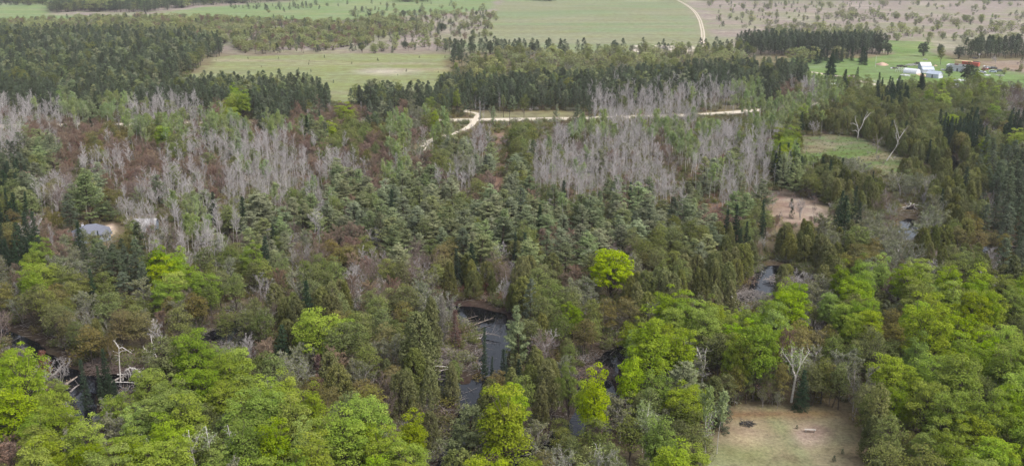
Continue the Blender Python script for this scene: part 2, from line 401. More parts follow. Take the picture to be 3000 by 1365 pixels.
# ------------------------------------------------------------------ water
def water_mat():
    m, t, out = nm('river_water')
    b = t.nodes.new('ShaderNodeBsdfPrincipled'); t.links.new(b.outputs[0], out.inputs[0])
    b.inputs['Base Color'].default_value = (.004, .004, .006, 1); b.inputs['IOR'].default_value = 1.33
    geo = t.nodes.new('ShaderNodeNewGeometry')
    n = noise(t, .5, 4, geo.outputs['Position'])
    t.links.new(mapr(t, n, .45, .7, .02, .10), b.inputs['Roughness'])
    n2_ = noise(t, 2.5, 3, geo.outputs['Position'])
    bp = t.nodes.new('ShaderNodeBump'); bp.inputs['Strength'].default_value = .04; bp.inputs['Distance'].default_value = .03
    t.links.new(n2_, bp.inputs['Height']); t.links.new(bp.outputs[0], b.inputs['Normal'])
    return m
M_water = water_mat()
def strip(name, pts, hw, z, mat, label, res=2.0, jit=.0, seed=0, edge=0):
    pl = poly(pts); hw = np.full(len(pl), hw, float) if np.isscalar(hw) else np.array(hw, float)
    # Catmull-Rom through the points
    out = []; ws = []
    n = len(pl)
    for i in range(n - 1):
        p0, p1, p2, p3 = pl[max(i - 1, 0)], pl[i], pl[i + 1], pl[min(i + 2, n - 1)]
        k = max(2, int(np.linalg.norm(p2 - p1) / res))
        for j in range(k):
            t = j / k
            out.append(.5 * ((2 * p1) + (-p0 + p2) * t + (2 * p0 - 5 * p1 + 4 * p2 - p3) * t * t + (-p0 + 3 * p1 - 3 * p2 + p3) * t ** 3)); ws.append(hw[i] * (1 - t) + hw[i + 1] * t)
    out.append(pl[-1]); ws.append(hw[-1]); out = np.array(out); ws = np.array(ws)
    tg = np.gradient(out, axis=0); tg /= np.linalg.norm(tg, axis=1)[:, None] + 1e-9
    nn = np.stack([-tg[:, 1], tg[:, 0]], 1)
    r = np.random.RandomState(seed)
    off = [-1, -.5, 0, .5, 1]; vs = []
    for o in off:
        w_ = ws * o + (r.rand(len(ws)) - .5) * jit * abs(o)
        q = out + nn * w_[:, None]
        zz = z + (ground_z(q[:, 0], q[:, 1]) if edge else 0) + (.02 if abs(o) < 1 and edge else 0)
        vs.append(np.column_stack([q, np.broadcast_to(zz, len(q))]))
    V = np.stack(vs, 1).reshape(-1, 3); L = len(ws); k = len(off)
    ii = np.arange(L * k).reshape(L, k)
    q = np.stack([ii[:-1, :-1], ii[1:, :-1], ii[1:, 1:], ii[:-1, 1:]], -1).reshape(-1, 4)
    o = link(name, mesh_np(name, V, q, [mat], smooth=True)); tag(o, label, kind='structure'); return o
rl = ['black river winding past fallen logs in the centre foreground', None, None, 'dark swampy creek with fallen trees at lower left', None, 'shaded creek between cedars on the right', 'small stream and pale pond by the green meadow']
# one water sheet, built on the cells of the ground that lie under the river line
wsel = ((rd < 1.6).ravel()[quads].all(1))
WV = GV.copy(); WV[:, 2] = -.45
q = quads[wsel]; u, inv = np.unique(q, return_inverse=True)
tag(link('river', mesh_np('river', WV[u], inv.reshape(-1, 4), [M_water])), 'black still river and swamp water winding between fallen logs', kind='structure')
M_gravel = plain('gravel', (.50, .44, .355), (.42, .37, .30), .95, 1.5, bump=.3)
M_sand = plain('sand_track', (.42, .36, .29), (.33, .285, .22), .95, 1.2, bump=.3)
strip('gravel_road', MAINROAD, 3.8, .05, M_gravel, 'pale gravel road running straight across behind the bare aspens', 3, .5, 1, 1)
strip('side_track', ROADS['side_track'][0], 1.45, .07, M_gravel, 'narrow gravel track curving down from the road junction', 1.5, .4, 2, 1)
strip('pine_track', ROADS['pine_track'][0], 1.1, .07, M_gravel, 'short gravel track looping up to the pine wood', 1.5, .4, 3, 1)
ft = poly(ROADS['field_track'][0])
for s_, lb in ((-1.15, 'left wheel rut of the sandy field track'), (1.15, 'right wheel rut of the sandy field track')):
    pts = ROADS['field_track'][0]
    pts2 = []
    for (x, y) in pts:
        q_ = P(x, y); a_, b_, _ = S(q_[0] + s_, q_[1], 0); pts2.append((float(a_), float(b_)))
    strip('field_track', pts2, .8, .08, M_sand, lb, 4, .4, 4, 1)
strip('farm_drive', ROADS['farm_drive'][0], 2.0, .07, M_sand, 'sandy drive crossing the farm lawn', 3, .5, 6, 1)

# ------------------------------------------------------------------ tree geometry
def unit(v): return v / (np.linalg.norm(v, axis=-1, keepdims=True) + 1e-9)
def tubes(sg, n=4):
    sg = np.asarray(sg, float); p0 = sg[:, 0:3]; p1 = sg[:, 3:6]; r0 = sg[:, 6]; r1 = sg[:, 7]
    t = unit(p1 - p0); ref = np.where(np.abs(t[:, 2:3]) < .9, [[0, 0, 1.]], [[1., 0, 0]])
    a = unit(np.cross(t, ref)); b = np.cross(t, a)
    an = np.arange(n) * 2 * PI / n
    ring = a[:, None] * np.cos(an)[None, :, None] + b[:, None] * np.sin(an)[None, :, None]
    V = np.concatenate([p0[:, None] + ring * r0[:, None, None], p1[:, None] + ring * r1[:, None, None]], 1).reshape(-1, 3)
    k = np.arange(n); base = (np.arange(len(sg)) * 2 * n)[:, None, None]
    f = np.stack([k, (k + 1) % n, (k + 1) % n + n, k + n], -1)[None] + base
    return V, f.reshape(-1, 4)
def ribbons(sg, rng, w_=.03):
    sg = np.asarray(sg, float); p0 = sg[:, 0:3]; p1 = sg[:, 3:6]
    t = unit(p1 - p0); a = unit(np.cross(t, rng.normal(size=t.shape))) * w_ / 2
    V = np.stack([p0 - a, p0 + a, p1 + a * .5, p1 - a * .5], 1).reshape(-1, 3)
    return V, np.arange(len(V)).reshape(-1, 4)
def leafq(c, nrm, size, asp, rng, tang=None):
    nrm = unit(nrm); r = rng.normal(size=c.shape) if tang is None else tang
    t = unit(np.cross(nrm, np.cross(r, nrm))) ; b = np.cross(nrm, t)
    s = size[:, None] / 2 if not np.isscalar(size) else size / 2
    V = np.stack([c - t * s, c + b * s * asp, c + t * s, c - b * s * asp], 1).reshape(-1, 3)
    return V, np.arange(len(V)).reshape(-1, 4)
def clumps(cen, rc, npc, ls, rng, flat=.75, up=.45, asp=.75, hemi=-.35, fill=.25):
    N = len(cen); rc = np.broadcast_to(rc, (N,))
    c = np.repeat(cen, npc, 0); r = np.repeat(rc, npc)
    dv = unit(rng.normal(size=c.shape)); dv[:, 2] = np.where(dv[:, 2] < hemi, -dv[:, 2], dv[:, 2])
    rr = np.where(rng.random(len(c)) < fill, rng.random(len(c)) ** .5, .8 + .3 * rng.random(len(c)))
    p = c + dv * (r * rr)[:, None] * np.array([1, 1, flat])
    nn = dv * .7 + np.array([0, 0, up]) + rng.normal(size=c.shape) * .45
    sz = ls * rng.uniform(.65, 1.35, len(c))
    V, f = leafq(p, nn, sz, asp, rng)
    tint = np.repeat(np.clip(rng.random(N)[:, None] * .6 + rng.random((N, npc)) * .4, 0, 1).ravel(), 4)
    return V, f, tint
def join(parts):
    V = []; Fc = []; n = 0
    for v, f in parts: V.append(v); Fc.append(f + n); n += len(v)
    return np.concatenate(V), np.concatenate(Fc)
def bent(p, d_, L, r0, r1, rng, k=3, bend=.15, up=0.0):
    sg = []; p = np.array(p, float); d_ = unit(np.array(d_, float))
    for i in range(k):
        q = p + d_ * L / k
        sg.append([*p, *q, r0 + (r1 - r0) * i / k, r0 + (r1 - r0) * (i + 1) / k]); p = q
        d_ = unit(d_ + rng.normal(size=3) * bend + np.array([0, 0, up]))
    return sg, p, d_
def side_dir(d_, ang, az_, rng=None):
    d_ = unit(d_); a = unit(np.cross(d_, [0, 0, 1.] if abs(d_[2]) < .9 else [1., 0, 0])); b = np.cross(d_, a)
    return d_ * math.cos(ang) + (a * math.cos(az_) + b * math.sin(az_)) * math.sin(ang)
def along(sg, t):
    i = min(int(t * len(sg)), len(sg) - 1); u_ = t * len(sg) - i; s = sg[i]
    return np.array(s[0:3]) * (1 - u_) + np.array(s[3:6]) * u_, np.array(s[3:6]) - np.array(s[0:3])

def broadleaf(seed, h=14, w_=9, base=.22, nc=55, lpc=110, ls=.3, rc=1.35, tw=5, stems=1, fill=.25, rmin=.62, wild=.22):
    rng = np.random.default_rng(seed); trunk = []; limbs = []; rib = []
    cz = h * (base + 1) / 2; rz = h * (1 - base) / 2; rx = w_ / 2
    i = np.arange(int(nc * 1.35)); ph = i * 2.399963; zz = 1 - 2 * (i + .5) / len(i)
    dirs = np.stack([np.sqrt(1 - zz ** 2) * np.cos(ph), np.sqrt(1 - zz ** 2) * np.sin(ph), zz], 1) + rng.normal(size=(len(i), 3)) * .12
    dirs = unit(dirs); dirs = dirs[dirs[:, 2] > -.62]
    lob = unit(rng.normal(size=(6, 3)) + [0, 0, .3]); amp = rng.uniform(-wild, wild, 6)
    rad_ = 1 + (np.maximum(dirs @ lob.T, 0) ** 5 * amp).sum(1)
    rr = np.where(rng.random(len(dirs)) < .25, rng.uniform(.35, .65, len(dirs)), rng.uniform(rmin + .12, 1.0, len(dirs)))
    cen = np.array([0, 0, cz]) + dirs * rad_[:, None] * rr[:, None] * np.array([rx - rc * .6, rx - rc * .6, rz - rc * .4])
    tops = []
    for s_ in range(stems):
        off = rng.normal(size=2) * (.35 if stems > 1 else 0)
        d0 = np.array([off[0] * .35, off[1] * .35, 1.0])
        sg, e, dd = bent([off[0], off[1], -.3], d0, h * rng.uniform(.62, .72), h * .014 / math.sqrt(stems) + .03, .05, rng, 5, .05)
        trunk += sg; tops.append(sg)
    for c in cen:
        sg0 = tops[rng.integers(len(tops))]
        hz = max(h * base * .7, c[2] - np.hypot(c[0], c[1]) * rng.uniform(.7, 1.1) - .5)
        p, _ = along(sg0, min(.98, max(.05, hz / (h * .68))))
        mid = (p + c) / 2 + np.array([0, 0, -.25]) + rng.normal(size=3) * .2
        limbs += [[*p, *mid, .06, .04], [*mid, *c, .04, .015]]
        for _ in range(tw):
            dv = unit(rng.normal(size=3) + np.array([0, 0, .5]) + unit(c - np.array([0, 0, cz])) * .8)
            q = c + dv * rc * rng.uniform(.6, 1.1); rib.append([*c, *q, 0, 0])
    wood = tubes(trunk, 6); lm = tubes(limbs, 3)
    tr = join([wood, lm] + ([ribbons(rib, rng, .035)] if rib else []))
    rcs = rng.uniform(.5, 1.3, len(cen)) * rc
    crown = clumps(cen, rcs, lpc, ls, rng, fill=fill)
    return tr, crown
def bare(seed, h=11, w_=7, nl=9, nb=6, nt_=6, bud=0, ls=.14, wid=.035, stems=1, sub=2, basef=.25, asc=.75):
    rng = np.random.default_rng(seed); trunk = []; br = []; rib = []; bp = []
    for s_ in range(stems):
        d0 = np.array([rng.normal() * .12 * (stems > 1) * 2, rng.normal() * .12 * (stems > 1) * 2, 1.])
        sg, e, dd = bent([rng.normal() * .15 * (stems > 1), 0, -.3], d0, h * .78, h * .011 + .02, .035, rng, 6, .06)
        trunk += sg
        for k in range(nl):
            t = basef + (1 - basef) * (k + rng.random()) / nl
            p, dt = along(sg, min(t, .99))
            L = (w_ * .62) * (1.25 - .75 * t) * rng.uniform(.7, 1.15) / (1 if stems == 1 else 1.3)
            d1 = side_dir(dt, rng.uniform(.55, .95) * asc + .1, k * 2.4 + rng.random(), rng)
            s1, e1, _ = bent(p, d1, L, .05, .02, rng, 3, .12, .12); br += s1
            for j in range(nb):
                t1 = .25 + .75 * (j + rng.random()) / nb
                p1, dt1 = along(s1, min(t1, .99))
                d2 = side_dir(dt1, rng.uniform(.4, .9), rng.random() * 6.28)
                d2 = unit(d2 + np.array([0, 0, .25])); L2 = L * rng.uniform(.28, .5)
                s2, e2, _ = bent(p1, d2, L2, .022, .01, rng, 2, .12, .1); rib += s2
                for m_ in range(nt_):
                    p2, dt2 = along(s2, .15 + .85 * rng.random() * .99)
                    d3 = unit(side_dir(dt2, rng.uniform(.4, .9), rng.random() * 6.28) + np.array([0, 0, .3])); L3 = L2 * rng.uniform(.4, .75)
                    q = p2 + d3 * L3; rib.append([*p2, *q, 0, 0]); bp.append((p2, q))
                    for _ in range(sub):
                        u_ = rng.random(); p3 = p2 * (1 - u_) + q * u_
                        q3 = p3 + unit(d3 + rng.normal(size=3) * .6) * L3 * .6; rib.append([*p3, *q3, 0, 0]); bp.append((p3, q3))
    tr = tubes(trunk, 6); cr = join([tubes(br, 3), ribbons(rib, rng, wid)])
    tint = np.full(len(cr[0]), -1.0)
    buds = None
    if bud:
        A_ = np.array([b[0] for b in bp]); B_ = np.array([b[1] for b in bp]); ii = rng.integers(len(A_), size=bud); u_ = rng.random((bud, 1)) * .8 + .2
        c = A_[ii] * (1 - u_) + B_[ii] * u_ + rng.normal(size=(bud, 3)) * .07
        V, f = leafq(c, rng.normal(size=c.shape) + [0, 0, .6], ls * rng.uniform(.6, 1.4, bud), .8, rng)
        buds = (V, f, np.repeat(rng.random(bud), 4))
    return tr, cr, buds
def aspen(seed, h=13.5, leaves=0, ls=.22, wid=.03, lean=0.0, dens=1.0):
    rng = np.random.default_rng(seed); br = []; rib = []; bp = []
    sg, e, dd = bent([0, 0, -.3], [rng.normal() * .03 + lean, rng.normal() * .03, 1.], h + .3, .095, .022, rng, 8, .03)
    nb = int(rng.integers(17, 27) * dens)
    t0 = rng.uniform(.4, .6)
    for k in range(nb):
        t = t0 + (1 - t0) * (k + rng.random()) / nb
        p, dt = along(sg, min(t, .99))
        L = (3.1 - 2.0 * (t - t0) / (1 - t0)) * rng.uniform(.5, 1.2)
        d1 = side_dir(dt, rng.uniform(.45, .95), rng.random() * 6.28)
        s1, e1, _ = bent(p, d1, L, .034, .016, rng, 3, .10, .14); br += s1
        for j in range(9):
            p1, dt1 = along(s1, .2 + .79 * rng.random())
            d2 = unit(side_dir(dt1, rng.uniform(.3, .8), rng.random() * 6.28) + np.array([0, 0, .35])); L2 = L * rng.uniform(.25, .5)
            q = p1 + d2 * L2; rib.append([*p1, *q, 0, 0]); bp.append((p1, q))
            for _ in range(3):
                u_ = rng.random(); p3 = p1 * (1 - u_) + q * u_; q3 = p3 + unit(d2 + rng.normal(size=3) * .5) * L2 * .6
                rib.append([*p3, *q3, 0, 0]); bp.append((p3, q3))
    tr = tubes(sg, 6); cr = join([tubes(br, 3), ribbons(rib, rng, wid)]); buds = None
    if leaves:
        A_ = np.array([b[0] for b in bp]); B_ = np.array([b[1] for b in bp]); ii = rng.integers(len(A_), size=leaves); u_ = rng.random((leaves, 1))
        c = A_[ii] * (1 - u_) + B_[ii] * u_ + rng.normal(size=(leaves, 3)) * .15
        V, f = leafq(c, rng.normal(size=c.shape) + [0, 0, .6], ls * rng.uniform(.6, 1.4, leaves), .85, rng)
        buds = (V, f, np.repeat(rng.random(leaves), 4))
    return tr, cr, buds
def pine(seed, h=15, w_=7.5, base=.2, gap=.95, nb=5, npc=34, ls=.34, rise=.22):
    rng = np.random.default_rng(seed)
    sg, e, dd = bent([0, 0, -.3], [0, 0, 1.], h, .17, .04, rng, 6, .02); br = []; cen = []; rcs = []
    z = h * base
    while z < h - .3:
        t = (z - h * base) / (h * (1 - base)); prof = (1 - t ** 1.5) ** .8 * (.6 + .4 * min(1, t * 4)) + .05
        for k in range(nb):
            if rng.random() < .12: continue
            a = rng.random() * 6.28; L = w_ / 2 * prof * rng.uniform(.55, 1.2) + .2
            p, _ = along(sg, min(.99, z / h)); zz = p[2]
            dv = np.array([math.cos(a), math.sin(a), rise * rng.uniform(.3, 1.5) + .5 * t])
            s1, e1, _ = bent([p[0], p[1], zz], dv, L, .045, .012, rng, 3, .06, .07); br += s1
            m_ = max(1, int(L / .62))
            for j in range(m_):
                q, _ = along(s1, min(.99, .38 + .62 * (j + .5) / m_)); wl = .32 + .28 * (1 - j / m_) + .1
                side = np.array([-math.sin(a), math.cos(a), 0]) * rng.normal() * .45 * (L * .25)
                cen.append(q + side + [0, 0, .05]); rcs.append(rng.uniform(.38, .7))
        z += gap * rng.uniform(.7, 1.3) * (1 - .35 * t)
    cen.append(np.array([0, 0, h - .1])); rcs.append(.35)
    cen = np.array(cen); rcs = np.array(rcs)
    crown = clumps(cen, rcs, npc, ls, rng, flat=.42, up=.7, asp=.42, fill=.3)
    return join([tubes(sg, 6), tubes(br, 3)]), crown
def spruce(seed, h=13, w_=3.6, base=.06, gap=.42, nb=8, npc=9, ls=.3, top=.9, flat=.5, dead=False):
    rng = np.random.default_rng(seed); sg, e, dd = bent([0, 0, -.3], [0, 0, 1.], h + .2, .14, .02, rng, 6, .012); br = []; cen = []; rcs = []; rib = []
    z = h * base
    while z < h - .15:
        t = (z - h * base) / (h * (1 - base)); prof = (1 - t) ** top
        for k in range(nb):
            a = rng.random() * 6.28; L = w_ / 2 * prof * rng.uniform(.6, 1.15) + .12
            p, _ = along(sg, min(.99, z / h)); dv = np.array([math.cos(a), math.sin(a), -.15 + .5 * t])
            q = p + dv * L; br.append([*p, *q, .02, .008])
            if dead:
                for _ in range(5):
                    u_ = rng.uniform(.2, 1); s_ = p + dv * L * u_; rib.append([*s_, *(s_ + (rng.normal(size=3) + [0, 0, -.6]) * .22), 0, 0])
            for j in range(max(1, int(L / .42))):
                u_ = .3 + .75 * (j + rng.random()) / max(1, int(L / .42)); c = p + dv * L * u_ + rng.normal(size=3) * .07; cen.append(c); rcs.append(rng.uniform(.22, .4))
        z += gap * rng.uniform(.8, 1.2) * (1 - .3 * t)
    tr = join([tubes(sg, 6), tubes(br, 3)] + ([ribbons(rib, rng, .03)] if dead else []))
    if dead: return tr, None
    crown = clumps(np.array(cen), np.array(rcs), npc, ls, rng, flat=flat, up=.4, asp=.4, hemi=-1, fill=.4)
    return tr, crown
def cedar(seed, h=12, w_=4.4, nl=80, npc=75, ls=.24, top=.6):
    rng = np.random.default_rng(seed); sg, e, dd = bent([0, 0, -.3], [0, 0, 1.], h * .95, .15, .03, rng, 5, .02)
    cen = []; rcs = []; br = []
    for i in range(nl):
        t = (i + rng.random()) / nl; t = t ** .88
        rr = w_ / 2 * (1 - t) ** top * (.62 + .38 * min(1, t * 5)) * rng.uniform(.68, 1.05); a = i * 2.4 + rng.random()
        c = np.array([math.cos(a) * rr, math.sin(a) * rr, .6 + t * (h - 1.1)]); cen.append(c); rcs.append(rng.uniform(.42, .72) * (1 - .45 * t))
        br.append([0, 0, c[2] - .3, *c, .03, .01])
    cen = np.array(cen); rcs = np.array(rcs)
    V, f, ti = clumps(cen, rcs, npc, ls, rng, flat=1.55, up=.35, asp=.6, hemi=-1, fill=.2)
    return join([tubes(sg, 6), tubes(br, 3)]), (V, f, ti)
def darkpine(seed, h=14, w_=4.4, base=.38, nl=58, npc=70, ls=.28):
    rng = np.random.default_rng(seed); sg, e, dd = bent([0, 0, -.3], [0, 0, 1.], h * .97, .13, .03, rng, 5, .02); cen = []; rcs = []; br = []
    for i in range(nl):
        t = (i + rng.random()) / nl
        rr = w_ / 2 * (1 - t ** 1.7) ** .6 * (.65 + .35 * min(1, t * 4)) * math.sqrt(rng.uniform(.15, 1.05)); a = rng.random() * 6.28
        c = np.array([math.cos(a) * rr, math.sin(a) * rr, h * base + t * h * (1 - base) - .4]); cen.append(c); rcs.append(rng.uniform(.38, .68))
        p, _ = along(sg, min(.99, max(0, c[2] - .3) / h)); br.append([*p, *c, .03, .012])
    for i in range(14):
        p, _ = along(sg, rng.uniform(.02, max(base, .05))); a = rng.random() * 6.28; br.append([*p, *(p + np.array([math.cos(a), math.sin(a), .05]) * rng.uniform(.5, 1.4)), .018, .006])
    crown = clumps(np.array(cen), np.array(rcs), npc, ls, rng, flat=.6, up=.55, asp=.5, fill=.3)
    return join([tubes(sg, 6), tubes(br, 3)]), crown

class Kind:
    def __init__(s, name, nominal_h): s.name = name; s.h = nominal_h; s.var = []
    def add(s, trunk, crown, tm, cm, crown_wood=None, twm=None):
        # trunk, crown meshes and a combined one
        tv, tf = trunk; a = mesh_np(s.name + '_trunk', tv, tf, [tm])
        parts = []; mats = []; tint = []; mi = []; n = 0; V = []; Fc = []
        if crown_wood is not None:
            V.append(crown_wood[0]); Fc.append(crown_wood[1]); mats.append(twm); mi += [0] * len(crown_wood[1]); tint.append(np.zeros(len(crown_wood[0]))); n += len(crown_wood[0])
        if crown is not None:
            V.append(crown[0]); Fc.append(crown[1] + n); mats.append(cm); mi += [len(mats) - 1] * len(crown[1]); tint.append(crown[2]); n += len(crown[0])
        V = np.concatenate(V); Fc = np.concatenate(Fc); tint = np.concatenate(tint); mi = np.array(mi)
        b = mesh_np(s.name + '_crown', V, Fc, mats, tint, mi)
        c = mesh_np(s.name, np.concatenate([V, tv]), np.concatenate([Fc, tf + n]), mats + [tm], np.concatenate([tint, np.zeros(len(tv))]), np.concatenate([mi, np.full(len(tf), len(mats))]))
        s.var.append((a, b, c))
K = {}
def kind(ch, name, h): K[ch] = Kind(name, h); return K[ch]
k = kind('M', 'maple_tree', 14)
for i, (h, w_, nc) in enumerate(((14, 8.6, 96), (14, 7.2, 80), (14, 8.0, 88), (14, 6.4, 70), (14, 7.6, 66), (14, 6.0, 60))):
    t_, c_ = broadleaf(10 + i, h, w_, .08, int(nc * 1.25), 100, .23, .88, 4, rmin=.42, wild=.42); k.add(t_, c_, M_bark, FM['M'])
k = kind('H', 'golden_maple_tree', 13)
t_, c_ = broadleaf(31, 13, 9.4, .08, 120, 90, .28, .9, 2); k.add(t_, c_, M_bark, FM['H'])
k = kind('m', 'budding_tree', 12.5)
for i, (h, w_, nc) in enumerate(((12.5, 7, 44), (12.5, 6, 40), (12.5, 7.6, 46), (12.5, 6.4, 34), (12.5, 5.4, 36))):
    t_, c_ = broadleaf(50 + i, h, w_, .15, nc, 62, .27, 1.15, 8, 1 + (i % 3 == 2), .45); k.add(t_, c_, M_bark, FM['m'])
k = kind('Y', 'olive_tree_bud', 12); k.name = 'brown_green_tree'
for i, (h, w_, nc) in enumerate(((12, 6.6, 44), (12, 5.8, 40), (12, 7.2, 46), (12, 5, 34))):
    t_, c_ = broadleaf(70 + i, h, w_, .12, nc, 66, .26, 1.1, 8, 1 + (i % 2), .45); k.add(t_, c_, M_bark, FM['Y'])
k = kind('P', 'white_pine', 12.5)
for i, (w_, nb) in enumerate(((8.6, 5), (7.4, 5), (9.4, 5), (8, 6), (6.6, 5), (9, 4))):
    t_, c_ = pine(90 + i, 12.5, w_, .12, .85, nb); k.add(t_, c_, M_darkbark, FM['P'])
k = kind('C', 'cedar_tree', 10)
for i, (w_, tp) in enumerate(((4.8, .42), (3.8, .55), (5.6, .36), (5.2, .42), (6.4, .34), (4.4, .4))):
    t_, c_ = cedar(110 + i, 10, w_, 96, 75, .25, tp); k.add(t_, c_, M_darkbark, FM['C'])
k = kind('D', 'red_pine', 14)
for i, w_ in enumerate((4.9, 4.3, 5.6, 4.6)):
    t_, c_ = darkpine(130 + i, 14, w_, .26, 70, 64, .3); k.add(t_, c_, M_darkbark, FM['D'])
k = kind('d', 'jack_pine', 7)
for i, w_ in enumerate((4.6, 3.8, 5.4)):
    t_, c_ = darkpine(140 + i, 7, w_, .05, 46, 60, .26); k.add(t_, c_, M_darkbark, FM['D'])
k = kind('S', 'spruce_tree', 13)
for i, w_ in enumerate((4.2, 3.4, 4.9, 3.8)):
    t_, c_ = spruce(150 + i, 13, w_); k.add(t_, c_, M_darkbark, FM['S'])
k = kind('B', 'blue_spruce', 16)
for i, w_ in enumerate((8.2, 7.4)):
    t_, c_ = spruce(160 + i, 16, w_, .04, .5, 12, 14, .36, .62); k.add(t_, c_, M_darkbark, FM['S'])
k = kind('O', 'round_pine', 10)
for i, (w_, nc) in enumerate(((8.6, 84), (7.4, 74))):
    t_, c_ = broadleaf(165 + i, 10, w_, .0, nc, 90, .3, 1.0, 2, 1, .3, .5, .3); k.add(t_, c_, M_darkbark, FM['D'])
k = kind('A', 'bare_aspen', 13.5)
for i in range(6):
    t_, w__, b_ = aspen(170 + i, 13.5); k.add(t_, None, M_aspen, None, w__, M_twA)
k = kind('G', 'leafing_aspen', 13)
for i in range(5):
    t_, w__, b_ = aspen(180 + i, 13, 1500 + 350 * i, .25); k.add(t_, b_, M_white, FM['G'], w__, M_twA)
k = kind('R', 'red_budding_tree', 11)
for i, (w_, bd) in enumerate(((6.5, 4200), (5.6, 3400), (7.4, 4600), (6, 2400))):
    t_, w__, b_ = bare(200 + i, 11, w_, 11, 6, 6, bd, .17); k.add(t_, b_, M_bark, FM['R'], w__, M_twB)
k = kind('b', 'bare_tree', 9)
for i, (w_, st) in enumerate(((6.5, 1), (5.6, 2), (7, 1), (5, 3))):
    t_, w__, b_ = bare(220 + i, 9, w_, 12 if st == 1 else 7, 6, 6, 0, .14, .032, st); k.add(t_, b_, M_dead, FM['R'], w__, M_twA if i % 2 else M_twB)
k = kind('g', 'grey_willow', 10.5)
for i, (w_, st) in enumerate(((6.5, 2), (5.6, 1), (6.8, 3), (5, 1))):
    t_, w__, b_ = bare(240 + i, 10.5, w_, 12 if st == 1 else 7, 6, 6, 3600, .19, .034, st); k.add(t_, b_, M_dead, FM['g'], w__, M_twA)
k = kind('L', 'scrub_tree', 6)
for i, (w_, nc) in enumerate(((6, 34), (4.4, 26), (7.4, 36), (3.6, 22), (8.6, 34))):
    t_, c_ = broadleaf(260 + i, 6, w_, -.08, nc, 54, .27, .8, 7, 3, .5); k.add(t_, c_, M_bark, FM['L'])

# ------------------------------------------------------------------ where the trees stand
B = [
["DDDPDDDDDD","DDDDDD..DD","DDDDDDDDDA","AAAAAAGDRA","GmmSmmmmmb"],
["AAAGPGAAAA","RMDDRRRRDR","gm......DA","AAAA..GGGG","CmCCCmmCmb"],
["ARRRRYGmGR","GGRGRPmmYG","RG.b.m.bGG","AGGAGAmGmC","CCCCCmSSbS"],
["APPRYRRRmA","AAAARRmRRG","gmPA.mAAbA","AARGAAAAM.","...CCCCCmm"],
["DPPRAARRAR","RAAAARAbRG","RmgP.PAAAA","AArrAAAASG","Cg..C.CCDD"],
["SPbbPRRbAA","RAAAAAPPRG","PRARrPAAAA","AAArPAAAPm","CCC.gbCCDD"],
["mPAPPYbAAA","bAAAPAPPPP","PPmbPPPPAP","PPAPrAPrrr","CCmbbCCCbD"],
["SbYDPbAAAG","PPPbPPPPPP","PPPPPPPPPP","PPPPRRmr.r","rSgg.gCYDD"],
["YSRS..YAbG","AAPPbARRPP","PPPPPPPRPP","PPmPPCSrCC","gCgg.CgYbD"],
["SSRgDDDAbA","AmPPbRYRbP","bYDPbPPPPP","bmmmPCCrCC","CYYggbCCbD"],
["RMggDDDmMA","mmmRbmmbbP","bYCCbCCRbm","mgmCCCC.CC","CYYggbmmCC"],
["bMmmCmDgMm","mmbbgmCRrR","gCCrbCmbgC","CCCCCCwwbb","gMMbMmgbbC"],
["gmYmgmmggb","mbbCCCmwmm","gg..rPmmgb","YCCCCwwMMg","gMmgMMMMMM"],
["bbmYgmYgRb","mwgCCRYmmY","gCwwwPCmmY","YCgMMmMMMb","bMmYmMmMMm"],
["bwmmYmwbwm","wbmSCbMmgm","CwwwwCbmYY","YMgMMMMMmY","YmmYmMMMbm"],
["Ybbgwwwwmm","MbRSgwmmgC","CwCSSCCmwb","MMMgmmMYmg","mmmmMMMmMM"],
["YbwwYwwMMM","MmmmgRCgbY","CwCCbCCCww","MMMPPmMbmG","mgCMMMmMMM"],
["MMMwSSwMMM","MMmMmYYYbC","CwCCbbCMCw","MMmPPmmmbG","mgmmMMMMMM"],
["MMMMwMgMMg","MMmMMYYYbw","wwCCbmmMMg","gmmmPCmgbP",".gmgmMMbMM"],
["MMMMwgYgmm","mmMMMMmYmM","CgwmMMgmMg","gGmmGC....","..mCmMMbMM"],
["RMMMmYYMMm","mMMMMMmMMM","MMCMMMgmMm","mgmmG.....","..mmCmMMMM"],
["RMMgMYMMMM","MMMMMMmbMM","MMCMMMmgmm","mmmmG.....","..CmCmMMMM"]]
MAP = [''.join(r) for r in B]
assert all(len(r) == 50 for r in MAP), [(i, len(r)) for i, r in enumerate(MAP)]
def cell(x, y):
    i = int((y - 250) // 50); j = int(x // 60)
    if i < 0: return None
    return MAP[min(i, 21)][max(0, min(49, j))]
SPACE = dict(M=3.5, m=3.3, Y=3.2, P=3.9, C=3.1, D=3.6, S=2.8, A=2.85, R=3.5, b=3.3, G=3.2, g=3.3, w=5, r=6, L=5, d=5)
HT = dict(M=(8.5, 12.5), m=(6, 10), Y=(6, 9), P=(6, 11.5), C=(5.5, 9.5), D=(9, 12.5), S=(7, 12), A=(7, 12.8), R=(5.5, 9), b=(4.5, 8), G=(8, 12), g=(6, 10), L=(3.5, 7), d=(3, 7))
def vn(x, y): return float(vnoise(np.array(x), np.array(y), 7, 61))
rnd = random.Random(5)
placed = {}; TREES = []     # (kind, x, y, h, wscale)
def near_ok(x, y, r):
    gx, gy = int(x // 6), int(y // 6)
    for a in (-1, 0, 1):
        for b in (-1, 0, 1):
            for (X, Y, rr) in placed.get((gx + a, gy + b), ()):
                q = (r + rr) / 2
                if (X - x) ** 2 + (Y - y) ** 2 < q * q: return False
    return True
def put(ch, x, y, h, ws=1.0, r=None):
    placed.setdefault((int(x // 6), int(y // 6)), []).append((x, y, r or SPACE.get(ch, 4)))
    TREES.append((ch, x, y, h, ws))
BLOCK = []                  # (x, y, r) keep-out discs for buildings
